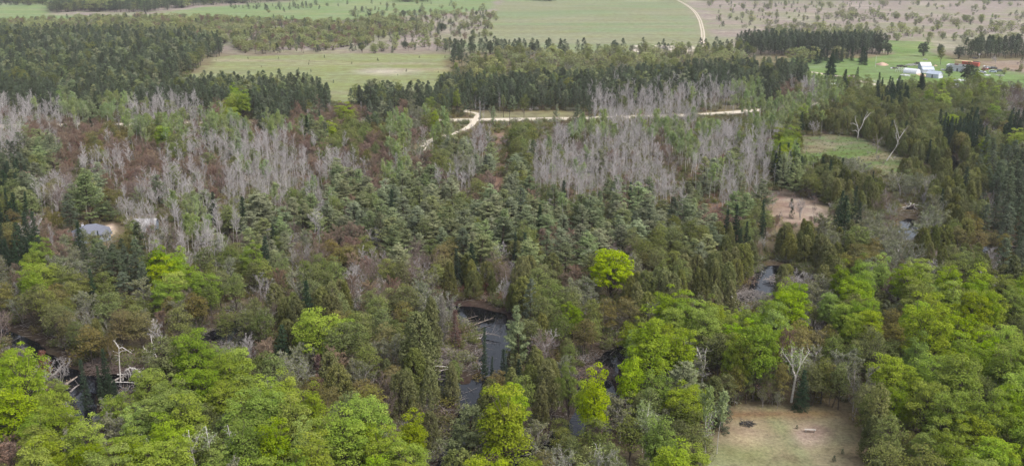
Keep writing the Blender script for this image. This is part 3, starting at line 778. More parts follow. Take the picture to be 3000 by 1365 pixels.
def hero(ch, sx, sy, h, ws=1.0, r=None):
    q = P(sx, sy); put(ch, float(q[0]), float(q[1]), h, ws, r)
HERO = [
 ('H', 1788, 880, 12.2, 1.22, 8), ('M', 720, 352, 13.5, 1.0, 7), ('M', 1340, 338, 13, .8, 6), ('M', 2302, 470, 13, .75, 6), ('m', 1535, 350, 12, .75, 4), ('m', 1475, 332, 9, .7, 4),
('M', 720, 352, 13.5, 1.0, 7), ('M', 1475, 1440, 17, 1.2, 8), ('M', 1900, 1180, 16.5, 1.15, 8), ('M', 2205, 1172, 16, .9, 7), ('M', 2770, 1290, 16, 1.1, 8), ('M', 2700, 1130, 17, 1.1, 8), ('M', 1740, 1340, 15, .85, 6), ('M', 1665, 1235, 12, .55, 4),
 ('M', 105, 875, 9.5, 1.1, 5), ('M', 520, 872, 11, 1.05, 6), ('M', 570, 885, 9, 1, 5), ('M', 100, 1270, 15, 1, 6), ('M', 580, 1180, 14, 1.1, 7), ('m', 500, 1190, 13.5, 1.15, 6),
 ('P', 2000, 1228, 10.5, .95, 6), ('P', 1370, 1410, 13, .9, 5), ('C', 1228, 1125, 15, 1.1, 4), ('C', 1268, 1040, 12, .9, 4), ('P', 1520, 1085, 13, .6, 4), ('S', 1420, 1095, 10.5, .55, 2), ('S', 1440, 1120, 6, .6, 2),
 ('S', 2138, 1070, 0.1, .3, 1), ('S', 2468, 715, 13.5, 1.25, 5), ('S', 2230, 700, 11, .9, 4), ('S', 255, 1190, 9.5, .8, 3), ('S', 318, 1170, 9.5, .9, 3), ('S', 300, 1180, 7, .8, 2), ('P', 2290, 560, 13, .6, 5), ('S', 2278, 540, 14, .55, 2), ('P', 2325, 575, 13, .75, 5),
 ('B', 2431, 232, 15.5, 1, 7), ('B', 2695, 300, 15, .8, 6), ('B', 2650, 330, 13, .8, 5), ('S', 2508, 245, 10, 1.0, 4), ('S', 2470, 285, 15, 1, 4), ('O', 2832, 248, 13.5, .85, 9), ('O', 2780, 225, 7, .9, 5),
 ('O', 2705, 166, 11, .9, 6), ('O', 2752, 164, 9, .8, 5), ('O', 2808, 173, 10, 1.0, 6), ('O', 2600, 162, 9, .9, 5), ('O', 2575, 160, 8, .9, 5), ('S', 2535, 192, 9, 1.2, 4), ('S', 2522, 190, 8, 1.2, 4), ('O', 1800, 160, 11, .8, 5), ('O', 1435, 160, 10, .8, 5), ('O', 1650, 168, 9, .75, 5), ('O', 1560, 163, 10, .9, 5), ('L', 1430, 84, 9, 1.2, 5), ('O', 1060, 150, 7, 1, 5), ('M', 2750, 298, 13, .8, 6), ('M', 2870, 310, 13.5, .95, 6), ('M', 2830, 330, 12, .9, 6), ('m', 2755, 190, 12, .9, 4),
 ('P', 1568, 395, 0.1, .3, 1), ('P', 1632, 388, 12, .6, 4), ('P', 1690, 370, 9, .6, 4), ('M', 1275, 392, 10.5, .7, 4), ('m', 1250, 400, 10, .9, 4), ('P', 1345, 420, 8, .9, 4), ('P', 1430, 445, 7.5, .9, 4), ('S', 1565, 440, 8, .6, 2),
 ('A', 1405, 400, 15, .5, 2), ('A', 1418, 395, 13, .5, 2), ('A', 1395, 355, 11, .5, 2), ('P', 1408, 385, 9, .5, 3), ('P', 1445, 378, 10, .5, 3), ('A', 1465, 352, 12, .5, 2), ('g', 1440, 360, 9, .7, 3),
 ('b', 2345, 645, 7.5, .9, 4), ('d', 2318, 640, 3.5, .8, 3), ('b', 1440, 575, 7, 1, 4), ('A', 1330, 560, 9, 1.2, 3), ('A', 2137, 605, 10, 1.5, 4), ('A', 2115, 600, 8, 1, 3), ('A', 980, 545, 11.5, 1.5, 4), ('A', 870, 520, 14, 1, 3),
 ('A', 922, 720, 10, 1.7, 5), ('b', 175, 650, 11, 1.0, 6), ('M', 1855, 470, 0.1, .3, 2), ('R', 640, 368, 11, 1.15, 6), ('P', 265, 655, 16, 1.0, 6), ('P', 160, 505, 15, .9, 6), ('P', 2165, 590, 11, .7, 4),
 ('G', 2060, 1340, 11, .8, 4), ('G', 2100, 1330, 10, .8, 3), ('M', 2145, 1172, 12, .8, 6), ('m', 2550, 1150, 12, .8, 5), ('g', 2500, 1230, 12, .75, 5), ('S', 2345, 1200, 7.5, 1.1, 4), ('d', 2115, 1265, 6, .8, 4), ('m', 2560, 1320, 12, .8, 5),
 ('m', 2128, 1200, 7, .9, 3), ('Y', 2150, 1188, 8, .9, 3), ('m', 2185, 1180, 7.5, 1, 3), ('m', 2250, 1182, 6, .9, 3), ('g', 2235, 1192, 4, .9, 2), ('Y', 2285, 1185, 8, .9, 3), ('b', 2262, 1188, 5, .8, 2), ('g', 2278, 1196, 3.6, .9, 2), ('R', 2275, 1150, 14, .6, 4), ('m', 2375, 1188, 8, 1, 3), ('m', 2405, 1182, 9, 1, 4), ('Y', 2430, 1190, 8, 1, 4), ('m', 2455, 1200, 9, 1, 4), ('M', 2160, 1180, 13, .8, 4), ('M', 2190, 1165, 14, .8, 4), ('m', 2530, 1262, 9, .9, 4), ('m', 2535, 1300, 9, .9, 4), ('C', 2545, 1350, 8, 1, 3), ('m', 2590, 1400, 11, 1, 5), ('R', 2880, 222, 6, .8, 4), ('S', 2862, 226, 6, .8, 3), ('M', 1337, 210, 6.5, .8, 5), ('P', 1400, 235, 0.1, .3, 2), ('m', 246, 738, 6.5, 1.1, 3), ('S', 292, 730, 5, .9, 2), ('g', 315, 738, 6.5, 1.2, 3), ('m', 278, 748, 6.5, 1.2, 3), ('b', 222, 728, 5, 1, 2), ('b', 415, 706, 7.5, 1, 3), ('A', 428, 700, 10, 1, 2), ('b', 446, 702, 7, 1, 3), ('A', 400, 698, 10, 1, 2), ('R', 592, 75, 12, 1.2, 7), ('R', 480, 80, 13, .9, 6),
]
HERO = [h_ for h_ in HERO if h_[3] > 1]
for h_ in HERO: hero(*h_)
for (sx, sy, r) in ((285, 700, 10), (300, 720, 7), (432, 668, 9), (2710, 200, 8), (2735, 220, 8), (2670, 210, 9), (2640, 205, 7), (2800, 205, 11), (2820, 186, 8), (2842, 190, 8), (2583, 190, 7), (2795, 250, 5), (2805, 275, 9), (2488, 238, 6), (2442, 250, 3), (2900, 208, 12), (2665, 620, 6)):
    q = P(sx, sy); BLOCK.append((float(q[0]), float(q[1]), r))
def blocked(x, y, m_=0): return any((x - a) ** 2 + (y - b) ** 2 < (r + m_) ** 2 for a, b, r in BLOCK)
# quick lookup of river, road and open-zone distances on a 2 m raster
rx0, rx1, ry0, ry1, rs = -760, 760, 90, 1500, 2.0
RX, RY = np.meshgrid(np.arange(rx0, rx1, rs), np.arange(ry0, ry1, rs))
ras_r = river_d(RX, RY); ras_road = np.full(RX.shape, 1e9)
for k_, (pts, hw, lb) in ROADS.items(): ras_road = np.minimum(ras_road, ldist(RX, RY, pts, hw))
ras_o = np.full(RX.shape, 1e9)
for k_ in ('far', 'big', 'f2', 'yard', 'verge', 'meadow', 'clear', 'sandy', 'tan', 'dirt', 'bare'): ras_o = np.minimum(ras_o, sdist(RX, RY, ZP[k_]))
def ras(a, x, y):
    i = int((y - ry0) / rs); j = int((x - rx0) / rs)
    if 0 <= i < a.shape[0] and 0 <= j < a.shape[1]: return a[i, j]
    return 99.0
# (a) woods and scrub beyond the road
UP = [
 # outline, mix, spacing, heights, width factor
 ([(-300, 110), (0, 108), (300, 108), (560, 118), (640, 135), (655, 168), (600, 192), (560, 215), (520, 236), (450, 258), (300, 275), (150, 285), (-300, 300)], 'DDDDDDDPPmd', 4.1, (8.5, 14), 1.15),
 ([(540, 262), (700, 258), (945, 262), (950, 305), (860, 318), (700, 315), (560, 310), (300, 300), (380, 275)], 'DDDDPPm', 3.9, (7, 12), 1.15),
 ([(1040, 285), (1180, 282), (1255, 300), (1240, 335), (1120, 340), (1030, 318)], 'DDDPm', 4.0, (8, 13), 1.2),
 ([(1270, 255), (1330, 262), (1450, 275), (1700, 258), (1900, 240), (2100, 225), (2345, 222), (2368, 262), (2200, 285), (2100, 296), (1860, 322), (1720, 318), (1620, 312), (1480, 320), (1380, 306), (1280, 318)], 'DDDDDDDDDDDDmP', 3.6, (9.5, 13.5), 1.1),
 ([(2150, 143), (2230, 136), (2540, 140), (2606, 158), (2540, 163), (2350, 167), (2230, 165)], 'D', 3.6, (11.5, 15.5), 1.05),
 ([(2000, 158), (2150, 145), (2215, 165), (2180, 178), (2060, 172)], 'DDm', 5.5, (6, 12), 1.2),
 ([(2350, 165), (2420, 168), (2545, 175), (2540, 184), (2440, 190), (2340, 190)], 'SSSSL', 7.5, (9, 12), 1.5),
 ([(2845, 158), (3150, 148), (3150, 176), (2870, 172)], 'D', 4.2, (11, 15.5), 1.1),
 ([(2820, 165), (2860, 160), (2880, 172), (2840, 178)], 'D', 6, (12, 14), 1.2),
 ([(130, 38), (440, 38), (600, 16), (740, 12), (900, 0), (900, -60), (-300, -60), (-300, 10), (120, 12)], 'DDDDDPDL', 6, (11, 17), 1.5),
 ([(-300, 12), (110, 14), (60, 36), (-300, 50)], 'DLDd', 8, (8, 14), 1.3),
 ([(1150, 5), (1260, 10), (1290, -4), (1530, 0), (1620, 8), (1640, -6), (2010, 2), (2200, 3), (2300, 4), (3150, 4), (3150, -60), (1150, -60)], 'DDDDDDL', 7, (14, 18), 1.6),
 ([(0, 70), (380, 58), (620, 62), (1000, 74), (1120, 60), (1250, 90), (1100, 125), (1000, 145), (940, 156), (720, 160), (650, 130), (540, 112), (300, 104), (-200, 104), (-200, 76)], 'LLLLLdDmR', 6.2, (5.5, 10), 1.15),
 ([(1120, 60), (1280, 55), (1430, 30), (1462, 60), (1420, 110), (1310, 150), (1100, 158), (950, 156), (1100, 120)], 'LLddmR', 11, (4, 9), 1.15),
 ([(1290, 150), (1400, 142), (1700, 150), (1720, 162), (1500, 166), (1300, 180)], 'DDD', 5.5, (10, 13), 1.3),
 ([(1290, 170), (1340, 160), (1370, 200), (1330, 200)], 'D', 5.5, (9, 13), 1.2),
 ([(1370, 172), (1700, 160), (1900, 158), (2130, 165), (2200, 185), (2200, 215), (1900, 232), (1700, 250), (1420, 262), (1370, 235), (1390, 205)], 'LLLLmmdg', 6.2, (6, 11), 1.0),
 ([(1770, 152), (2000, 150), (2150, 160), (2100, 170), (1790, 172)], 'DDL', 6.5, (8, 12), 1.3),
 ([(2066, 4), (3150, 4), (3150, 150), (2880, 150), (2740, 118), (2560, 112), (2500, 100), (2200, 100), (2090, 90)], 'LLddLgG', 29, (3.0, 8.5), 1.2),
 ([(2450, 45), (3150, 70), (3150, 150), (2850, 140), (2600, 120), (2480, 90)], 'LLLgLG', 17, (5, 9), 1.15),
 ([(2300, 80), (2560, 95), (2620, 118), (2600, 135), (2200, 126)], 'LLg', 8, (5, 9), 1.0),
 ([(640, 24), (900, 12), (1000, 20), (800, 34)], 'd', 14, (4, 9), 1.2),
 ([(900, 10), (1450, 10), (1400, 50), (700, 60)], 'dL', 60, (3, 8), 1.2),
 ([(620, 175), (1310, 165), (1260, 290), (620, 240)], 'd', 38, (1, 2.4), 1.0),
 ([(2130, 8), (2560, 10), (2560, 85), (2100, 80)], 'dd', 34, (2, 5), 1.1),
 (Z['tan'], 'bbRbd', 4.2, (1.2, 3.8), 1.1),
 ([(2440, 590), (2560, 570), (2600, 600), (2600, 720), (2400, 700)], 'gbLg', 4.5, (1.5, 4.5), 1.2),
 (Z['meadow'], 'bgb', 7.5, (.8, 2.2), 1.5),
 ([(1040, 30), (1440, 40), (1440, 110), (1290, 155), (1000, 150)], 'LLdO', 16, (4, 9), 1.2),
 ([(2870, 165), (3150, 175), (3150, 250), (2920, 245)], 'Lbd', 18, (2, 6), 1.0),
]
for pts, mixs, spc, (h0, h1), wf in UP:
    pg = poly(pts); x0, y0 = pg.min(0); x1, y1 = pg.max(0); y1 = min(y1, 2600); 
    n = int((x1 - x0) * (y1 - y0) / spc ** 2 * 1.6)
    n = min(n, 26000)
    cand = np.column_stack([np.array([rnd.uniform(x0, x1) for _ in range(n)]), np.array([rnd.uniform(y0, y1) for _ in range(n)])])
    ok = sdist(cand[:, 0], cand[:, 1], pg) < 0
    sparse = spc > 10
    for (x, y) in cand[ok]:
        sx, sy, ss = S(x, y)
        if sx < -220 or sx > 3220: continue
        ch = rnd.choice(mixs)
        if ras(ras_road, x, y) < (2 if ch != 'D' else 3.0) or blocked(x, y): continue
        if not sparse and ras(ras_o, x, y) < 0.5 and mixs[0] != 'S' and h1 > 4.6: continue
        if spc > 15 and mixs[0] != 'd' and vn(x * .25, y * .25) < .5 and rnd.random() < .8: continue
        if not near_ok(x, y, spc * (rnd.uniform(.8, 1.05) if spc < 15 else rnd.uniform(.3, .9))): continue
        hh = rnd.uniform(h0, h1)
        if ch == 'd': hh = min(hh, rnd.uniform(3, 8))
        put(ch, x, y, hh, wf * rnd.uniform(.85, 1.15), spc)
# (b) the mixed wood in front, kind of tree by patch
z_near, z_far = P(1500, 1700)[1], P(1500, 262)[1]
cand = []
n = 90000
for _ in range(n):
    y = math.sqrt(rnd.uniform(float(z_near) ** 2, float(z_far) ** 2)); x = rnd.uniform(-1, 1) * (y * .60 + 14); cand.append((x, y))
for (x, y) in cand:
    sx, sy, ss = S(x, y)
    if sx < -200 or sx > 3200: continue
    if ras(ras_road, x, y) < 2.0 or ras(ras_o, x, y) < 1.0: continue
    rr = ras(ras_r, x, y)
    if rr < 1.4: continue
    if blocked(x, y): continue
    h = 9.5
    X1, Y1, _ = S(x, y, h * .66)
    ch = cell(X1 + rnd.gauss(0, 13), Y1 + rnd.gauss(0, 10))
    if ch is None: continue
    if ch in '.': continue
    if ch in 'mg' and ((X1 > 1880 and Y1 > 860) or (X1 < 1150 and Y1 > 1080)) and rnd.random() < .42: ch = 'M'
    if ch == 'w':
        if rnd.random() < .45: continue
        ch = rnd.choice('bbbg'); h = rnd.uniform(2.5, 5.5); sp_ = 4.5; ws = .9
    elif ch == 'r':
        if rnd.random() < .65: continue
        ch = rnd.choice('bbR'); h = rnd.uniform(2.5, 5); sp_ = 5; ws = 1.0
    else:
        if rnd.random() < (.2 if ch in 'PA' else .12): ch = rnd.choice({'P': 'PmmRGbSD', 'A': 'bRmGP', 'C': 'CmS', 'M': 'mmMg', 'm': 'mYgM', 'D': 'DDP', 'R': 'bmA', 'G': 'Gmb', 'Y': 'mCY'}.get(ch, 'mYg'))
        h = rnd.uniform(*HT[ch]); ws = rnd.uniform(.85, 1.3) if ch not in 'PMmYg' else rnd.uniform(.95, 1.45); sp_ = SPACE[ch] * rnd.uniform(.85, 1.1)
    # keep crowns off the open places seen behind them
    for _ in range(6):
        X2, Y2, _ = S(x, y, h * .97); c2 = cell(X2, Y2); X3, Y3, _ = S(x, y, h * .75); c3 = cell(X3, Y3)
        if (c2 is not None and c2 in '.w') or (c3 is not None and c3 in '.w'): h *= .82
        else: break
    if h < 2.2: continue
    if h < 5.5 and ch in 'AGPDM': continue
    # keep the cabins in sight
    bad = False
    for (bx, by0, by1, bw) in ((285, 655, 680, 30), (720, 352, 338, 34), (2665, 590, 690, 30), (1788, 878, 856, 50), (385, 1060, 1112, 50), (1330, 940, 1040, 28), (2600, 470, 466, 22), (2512, 408, 404, 20), (2055, 1110, 1085, 40), (2320, 1150, 1120, 45), (2430, 232, 226, 26), (200, 1420, 1350, 40), (450, 1420, 1362, 30), (525, 1430, 1362, 30), (575, 1430, 1352, 36), (628, 1440, 1352, 26), (688, 1430, 1352, 30), (1890, 1365, 1310, 32)):
        if abs(sx - bx) < bw and sy > by0:
            Xt, Yt, _ = S(x, y, h)
            if Yt < by1 - (18 if bx == 285 else 5): bad = True
    # road shows between the crowns right of the junction
    if 1385 < sx < 2010 or 2050 < sx < 2300:
        Xt, Yt, _ = S(x, y, h); ry = np.interp(sx, [p_[0] for p_ in MAINROAD], [p_[1] for p_ in MAINROAD])
        if sy > ry and Yt < ry + 4 and rnd.random() < (.45 if ch == 'A' and 1740 < sx < 2085 else .93): bad = True
    if 1050 < sx <= 1385:
        Xt, Yt, _ = S(x, y, h)
        if sy > 357 and Yt < 358 and rnd.random() < .6: bad = True
    if bad: continue
    if not near_ok(x, y, sp_): continue
    put(ch, x, y, h, ws, sp_)

# ------------------------------------------------------------------ link the trees
LAND = [('the grey hip roofed cabin', 285, 690), ('the white shed roof in the aspens', 430, 660), ('the arched white birch', 385, 1090), ('the rusty dead spruce', 125, 1070), ('the swamp creek', 230, 1120), ('the dark creek bend', 620, 1000),
 ('the black river pool', 1440, 930), ('the log pile across the river', 1330, 1020), ('the pale river reach', 1350, 1180), ('the beaver debris dam', 1250, 1180), ('the golden maple', 1788, 872), ('the white dead snag', 1585, 1180), ('the brown slash pile', 1740, 1090),
 ('the tan clearing', 2280, 1290), ('the clearing bench', 2373, 1262), ('the burnt brush pile', 2190, 1240), ('the double white birch', 2325, 1130), ('the forked white birch', 2055, 1100), ('the green wet meadow', 2480, 440), ('the leaning white snag', 2600, 470),
 ('the upturned root mass', 2665, 625), ('the pale pond', 2655, 670), ('the pink bare ground', 2330, 620), ('the creek logs', 2280, 830), ('the road junction', 1385, 352), ('the curving side track', 1260, 415), ('the pink footpath', 1455, 470), ('the pine track loop', 1380, 325),
 ('the lone bright maple', 720, 350), ('the left stretch of road', 240, 366), ('the middle of the road', 1000, 358), ('the road behind the aspens', 1850, 345), ('the right end of the road', 2420, 303), ('the farm sheds', 2720, 210), ('the polytunnel', 2670, 210),
 ('the grey block building', 2800, 205), ('the red container', 2842, 190), ('the white pickup', 2794, 250), ('the big yard spruce', 2431, 230), ('the sand heap', 2583, 190), ('the field track', 2058, 90), ('the sandy patch', 1940, 145), ('the pale field patch', 1130, 212),
 ('the dark pine wood corner', 560, 230), ('the far green field', 700, 50), ('the top left pine wood', 350, 40), ('the top right scrub plain', 2600, 60), ('the junction of scrub and field', 1300, 155), ('the lower left corner', 40, 1340), ('the bottom white birches', 540, 1340), ('the lower right corner', 2960, 1340),
 ('the right edge creek', 2960, 722), ('the left edge spruces', 60, 520), ('the blue pine stand', 1500, 640), ('the reddish clump by the path', 1200, 520), ('the pale aspen stand', 900, 450), ('the river mouth at the bottom', 1330, 1330)]
DESC = {'O': 'rounded dark pine standing alone', 'M': 'bright green leafy maple', 'H': 'golden yellow green maple', 'm': 'dull green budding tree', 'Y': 'brownish olive budding tree', 'P': 'blue green white pine', 'C': 'dark olive cedar', 'D': 'dark green pine', 'd': 'small round dark pine',
 'S': 'narrow dark spruce', 'B': 'broad dark yard spruce', 'A': 'bare grey aspen', 'G': 'pale green aspen with white trunk', 'R': 'reddish brown budding tree', 'b': 'leafless twiggy grey tree', 'g': 'grey green thin leaved willow', 'L': 'light green bushy scrub tree'}
CAT = {'O': 'pine tree', 'M': 'maple tree', 'H': 'maple tree', 'm': 'tree', 'Y': 'tree', 'P': 'pine tree', 'C': 'cedar tree', 'D': 'pine tree', 'd': 'pine tree', 'S': 'spruce tree', 'B': 'spruce tree', 'A': 'aspen tree', 'G': 'aspen tree', 'R': 'tree', 'b': 'tree', 'g': 'willow tree', 'L': 'tree'}
GRP = {'O': 'rounded lone pines', 'M': 'bright maples', 'm': 'budding trees of the wood', 'Y': 'brown olive trees of the wood', 'P': 'white pines', 'C': 'cedars along the water', 'D': 'dark pines', 'd': 'small pines in the scrub', 'S': 'narrow spruces', 'B': 'broad farm spruces', 'A': 'bare aspens', 'G': 'leafing aspens', 'R': 'reddish budding trees', 'b': 'leafless trees', 'g': 'grey willows', 'L': 'scrub trees', 'H': 'golden maple'}
ORD = ['nearest', 'second', 'third', 'fourth', 'fifth', 'sixth', 'seventh', 'eighth', 'ninth', 'tenth', 'eleventh', 'twelfth', 'thirteenth', 'fourteenth', 'fifteenth', 'sixteenth', 'seventeenth', 'eighteenth', 'nineteenth', 'twentieth']
def ordn(i):
    if i < 20: return ORD[i]
    t_ = ['twenty', 'thirty', 'forty', 'fifty', 'sixty', 'seventy', 'eighty', 'ninety'][min(7, (i + 1) // 10 - 2)]
    u_ = (i + 1) % 10
    return t_[:-1] + 'ieth' if u_ == 0 else t_ + ' ' + ['', 'first', 'second', 'third', 'fourth', 'fifth', 'sixth', 'seventh', 'eighth', 'ninth'][u_]
def gn_stand(name, pts, meshes, label, cat):
    hid = bpy.data.collections.new(name + '_forms')
    for i, m in enumerate(meshes):
        o = bpy.data.objects.new(name + '_form', m); hid.objects.link(o)
    n = len(pts); a = np.array(pts, np.float32)      # x y z rot sx sz vi
    me = bpy.data.meshes.new(name); me.vertices.add(n); me.vertices.foreach_set('co', a[:, :3].ravel())
    for nm_, tp, dat, key in (('rot', 'FLOAT_VECTOR', np.column_stack([a[:, 7], a[:, 8], a[:, 3]]), 'vector'), ('scl', 'FLOAT_VECTOR', np.column_stack([a[:, 4], a[:, 4], a[:, 5]]), 'vector')):
        at = me.attributes.new(nm_, tp, 'POINT'); at.data.foreach_set(key, np.ascontiguousarray(dat, np.float32).ravel())
    at = me.attributes.new('vi', 'INT', 'POINT'); at.data.foreach_set('value', a[:, 6].astype(np.int32))
    o = link(name, me)
    g = bpy.data.node_groups.new(name, 'GeometryNodeTree')
    g.interface.new_socket('Geometry', in_out='INPUT', socket_type='NodeSocketGeometry'); g.interface.new_socket('Geometry', in_out='OUTPUT', socket_type='NodeSocketGeometry')
    gi = g.nodes.new('NodeGroupInput'); go = g.nodes.new('NodeGroupOutput'); ins = g.nodes.new('GeometryNodeInstanceOnPoints'); ci = g.nodes.new('GeometryNodeCollectionInfo')
    ci.inputs['Collection'].default_value = hid; ci.inputs['Separate Children'].default_value = True; ci.inputs['Reset Children'].default_value = True
    def na_(nm_, tp):
        q_ = g.nodes.new('GeometryNodeInputNamedAttribute'); q_.data_type = tp; q_.inputs['Name'].default_value = nm_; return [s_ for s_ in q_.outputs if s_.enabled][0]
    ins.inputs['Pick Instance'].default_value = True
    L_ = g.links.new
    L_(gi.outputs[0], ins.inputs['Points']); L_(ci.outputs[0], ins.inputs['Instance']); L_(na_('vi', 'INT'), ins.inputs['Instance Index']); L_(na_('scl', 'FLOAT_VECTOR'), ins.inputs['Scale'])
    er = g.nodes.new('FunctionNodeEulerToRotation'); L_(na_('rot', 'FLOAT_VECTOR'), er.inputs[0]); L_(er.outputs[0], ins.inputs['Rotation'])
    L_(ins.outputs[0], go.inputs[0])
    md = o.modifiers.new('stand', 'NODES'); md.node_group = g
    tag(o, label, cat, kind='stuff'); return o
byk = {}
for tr in TREES: byk.setdefault(tr[0], []).append(tr)
allxy = np.array([(t_[1], t_[2]) for t_ in TREES]); TZ = ground_z(allxy[:, 0], allxy[:, 1]); zof = {(t_[1], t_[2]): float(z_) for t_, z_ in zip(TREES, TZ)}
indiv = []
STUFFNAME = {'O': 'round_pines', 'M': 'maple_wood', 'm': 'budding_wood', 'Y': 'olive_wood', 'P': 'white_pine_wood', 'C': 'cedar_swamp', 'D': 'dark_pine_wood', 'd': 'scrub_pines', 'S': 'spruce_wood', 'A': 'aspen_wood', 'G': 'young_aspen_wood', 'R': 'red_budding_wood', 'b': 'bare_wood', 'g': 'willow_thicket', 'L': 'scrub_wood', 'B': 'yard_spruces', 'H': 'golden_wood'}
LIMIT = 295
for ch, lst in byk.items():
    k = K[ch]; sc = []
    for t_ in lst:
        X0, Y0, ss = S(t_[1], t_[2], 0); X1, Y1, _ = S(t_[1], t_[2], t_[3]); vis = -20 < X0 < 3020 and Y1 < 1345 and Y0 > 6
        hp = (Y0 - Y1); sc.append((-(hp if vis else hp * .001), len(sc)))
    sc.sort(); order = [i for _, i in sc]
    vis_n = sum(1 for s_ in sc if s_[0] < -5)
    top = order[:min(LIMIT, vis_n)]; rest = order[min(LIMIT, vis_n):]
    for i in top: indiv.append((ch, lst[i]))
    if rest:
        pts = []
        for i in rest:
            _, x, y, h, ws = lst[i]; f = h / k.h
            pts.append((x, y, zof[(x, y)], rnd.uniform(0, 6.28), f * ws, f, rnd.randrange(len(k.var)), rnd.gauss(0, .02), rnd.gauss(0, .02)))
        gn_stand(STUFFNAME[ch], pts, [v[2] for v in k.var], 'the many farther %ss of the woods, beyond the separate ones' % DESC[ch].replace(' with white trunk', ''), 'woods')
# labels
keys = {}
lx = np.array([l[1] for l in LAND], float); ly = np.array([l[2] for l in LAND], float)
for n_, (ch, t_) in enumerate(indiv):
    X0, Y0, ss = S(t_[1], t_[2], t_[3] * .5)
    dd = np.hypot(lx - X0, (ly - Y0) * 1.4); j = int(dd.argmin()); dx = X0 - lx[j]; dy = (Y0 - ly[j]) * 1.4
    w8 = 'left of' if dx < 0 and abs(dx) >= abs(dy) else 'right of' if abs(dx) >= abs(dy) else 'behind' if dy < 0 else 'in front of'
    keys.setdefault((ch, j, w8), []).append((float(dd[j]), n_))
lab = {}
for (ch, j, w8), l_ in keys.items():
    l_.sort()
    for r_, (_, n_) in enumerate(l_):
        nm_ = LAND[j][0]
        lab[n_] = '%s, %s %s %s %s' % (DESC[ch], ordn(r_), 'of its kind', w8, nm_) if len(l_) > 1 else '%s, only one of its kind %s %s' % (DESC[ch], w8, nm_)
        if len(lab[n_].split()) > 16: lab[n_] = lab[n_].replace(' of its kind', '').replace('only one', 'only').replace(' with white trunk', '')
for n_, (ch, t_) in enumerate(indiv):
    _, x, y, h, ws = t_; k = K[ch]; f = h / k.h; vi = rnd.randrange(len(k.var)); a, b, c = k.var[vi]
    X0, Y0, ss = S(x, y, 0); hp = h * ss
    rot = (rnd.gauss(0, .022), rnd.gauss(0, .022), rnd.uniform(0, 6.28))
    if hp > 75:
        o = bpy.data.objects.new(k.name, None); o.empty_display_size = .5
        col.objects.link(o)
        for nm_, me in (('trunk', a), ('crown', b)):
            q = bpy.data.objects.new(nm_, me); q.parent = o; col.objects.link(q)
    else:
        o = bpy.data.objects.new(k.name, c); col.objects.link(o)
    o.location = (x, y, zof[(x, y)]); o.rotation_euler = rot; o.scale = (f * ws, f * ws, f)
    tag(o, lab[n_], CAT[ch], GRP[ch])
print('TREES', len(TREES), {c_: len(l_) for c_, l_ in byk.items()}, 'indiv', len(indiv))
# ------------------------------------------------------------------ undergrowth
def shrub(seed, leafy, w_=2.2, h=1.6):
    rng = np.random.default_rng(seed); rib = []; ends = []
    for k_ in range(16):
        a = rng.random() * 6.28; d0 = unit(np.array([math.cos(a) * .7, math.sin(a) * .7, 1.0]) + rng.normal(size=3) * .2); L = h * rng.uniform(.6, 1.1)
        s1, e1, _ = bent([rng.normal() * .3, rng.normal() * .3, -.1], d0, L, .02, .01, rng, 3, .15); rib += s1
        for _ in range(7):
            p, dt = along(s1, rng.uniform(.2, .99)); q = p + unit(side_dir(dt, rng.uniform(.4, 1), rng.random() * 6.28)) * L * rng.uniform(.2, .45); rib.append([*p, *q, 0, 0]); ends.append(q)
    w__ = ribbons(rib, rng, .035)
    e = np.array(ends)[rng.integers(len(ends), size=leafy)] + rng.normal(size=(leafy, 3)) * .16
    v, f = leafq(e, rng.normal(size=e.shape) + [0, 0, .7], .17 * rng.uniform(.6, 1.4, leafy), .8, rng)
    return w__, (v, f, np.repeat(rng.random(leafy), 4))
sh = []
for i, (lf, mat_, tw_) in enumerate(((500, FM['m'], M_twB), (420, FM['Y'], M_twB), (150, FM['R'], M_twB), (60, FM['R'], M_twA), (380, FM['g'], M_twA), (500, FM['C'], M_twB))):
    w__, c_ = shrub(400 + i, lf); V, Fc = join([w__, (c_[0], c_[1])])
    sh.append(mesh_np('shrub', V, Fc, [tw_, mat_], np.concatenate([np.zeros(len(w__[0])), c_[2]]), [0] * len(w__[1]) + [1] * len(c_[1])))
pts = []
for _ in range(48000):
    y = math.sqrt(rnd.uniform(float(z_near) ** 2, 640.0 ** 2)); x = rnd.uniform(-1, 1) * (y * .58 + 10)
    if ras(ras_road, x, y) < 1.5 or ras(ras_o, x, y) < 1.0 or ras(ras_r, x, y) < .6 or blocked(x, y, -2): continue
    if vn(x, y) < .2: continue
    f = rnd.uniform(.5, 1.35); pts.append((x, y, 0, rnd.uniform(0, 6.28), f * rnd.uniform(.9, 1.5), f, rnd.choice((0, 0, 0, 1, 1, 2, 3, 4, 4, 5)), 0, 0))
a_ = np.array(pts); a_[:, 2] = ground_z(a_[:, 0], a_[:, 1])
gn_stand('undergrowth', a_, sh, 'low twiggy undergrowth and saplings covering the forest floor', 'undergrowth')
# sticks and branch litter lying along the water
rng = np.random.default_rng(77); st = []
while len(st) < 5200:
    y = math.sqrt(rng.uniform(120. ** 2, 330. ** 2)); x = rng.uniform(-1, 1) * (y * .56 + 8); rr = ras(ras_r, x, y)
    if rr > 5 or rr < -.9 or (rr < .3 and rng.random() < .6): continue
    c = np.array([x, y, (-.4 if rr < .5 else .05) + rng.random() ** 2 * .7]); a = rng.normal(.3, .7); L = rng.uniform(.6, 3.2) * .5; dv = np.array([math.cos(a), math.sin(a), rng.normal() * .22]) * L
    st.append([*(c - dv), *(c + dv), .035, .012])
tag(link('branch_litter', mesh_np('branch_litter', *tubes(st, 3), [M_dead])), 'tangle of grey broken branches lying along the swampy creeks', 'branches', kind='stuff')

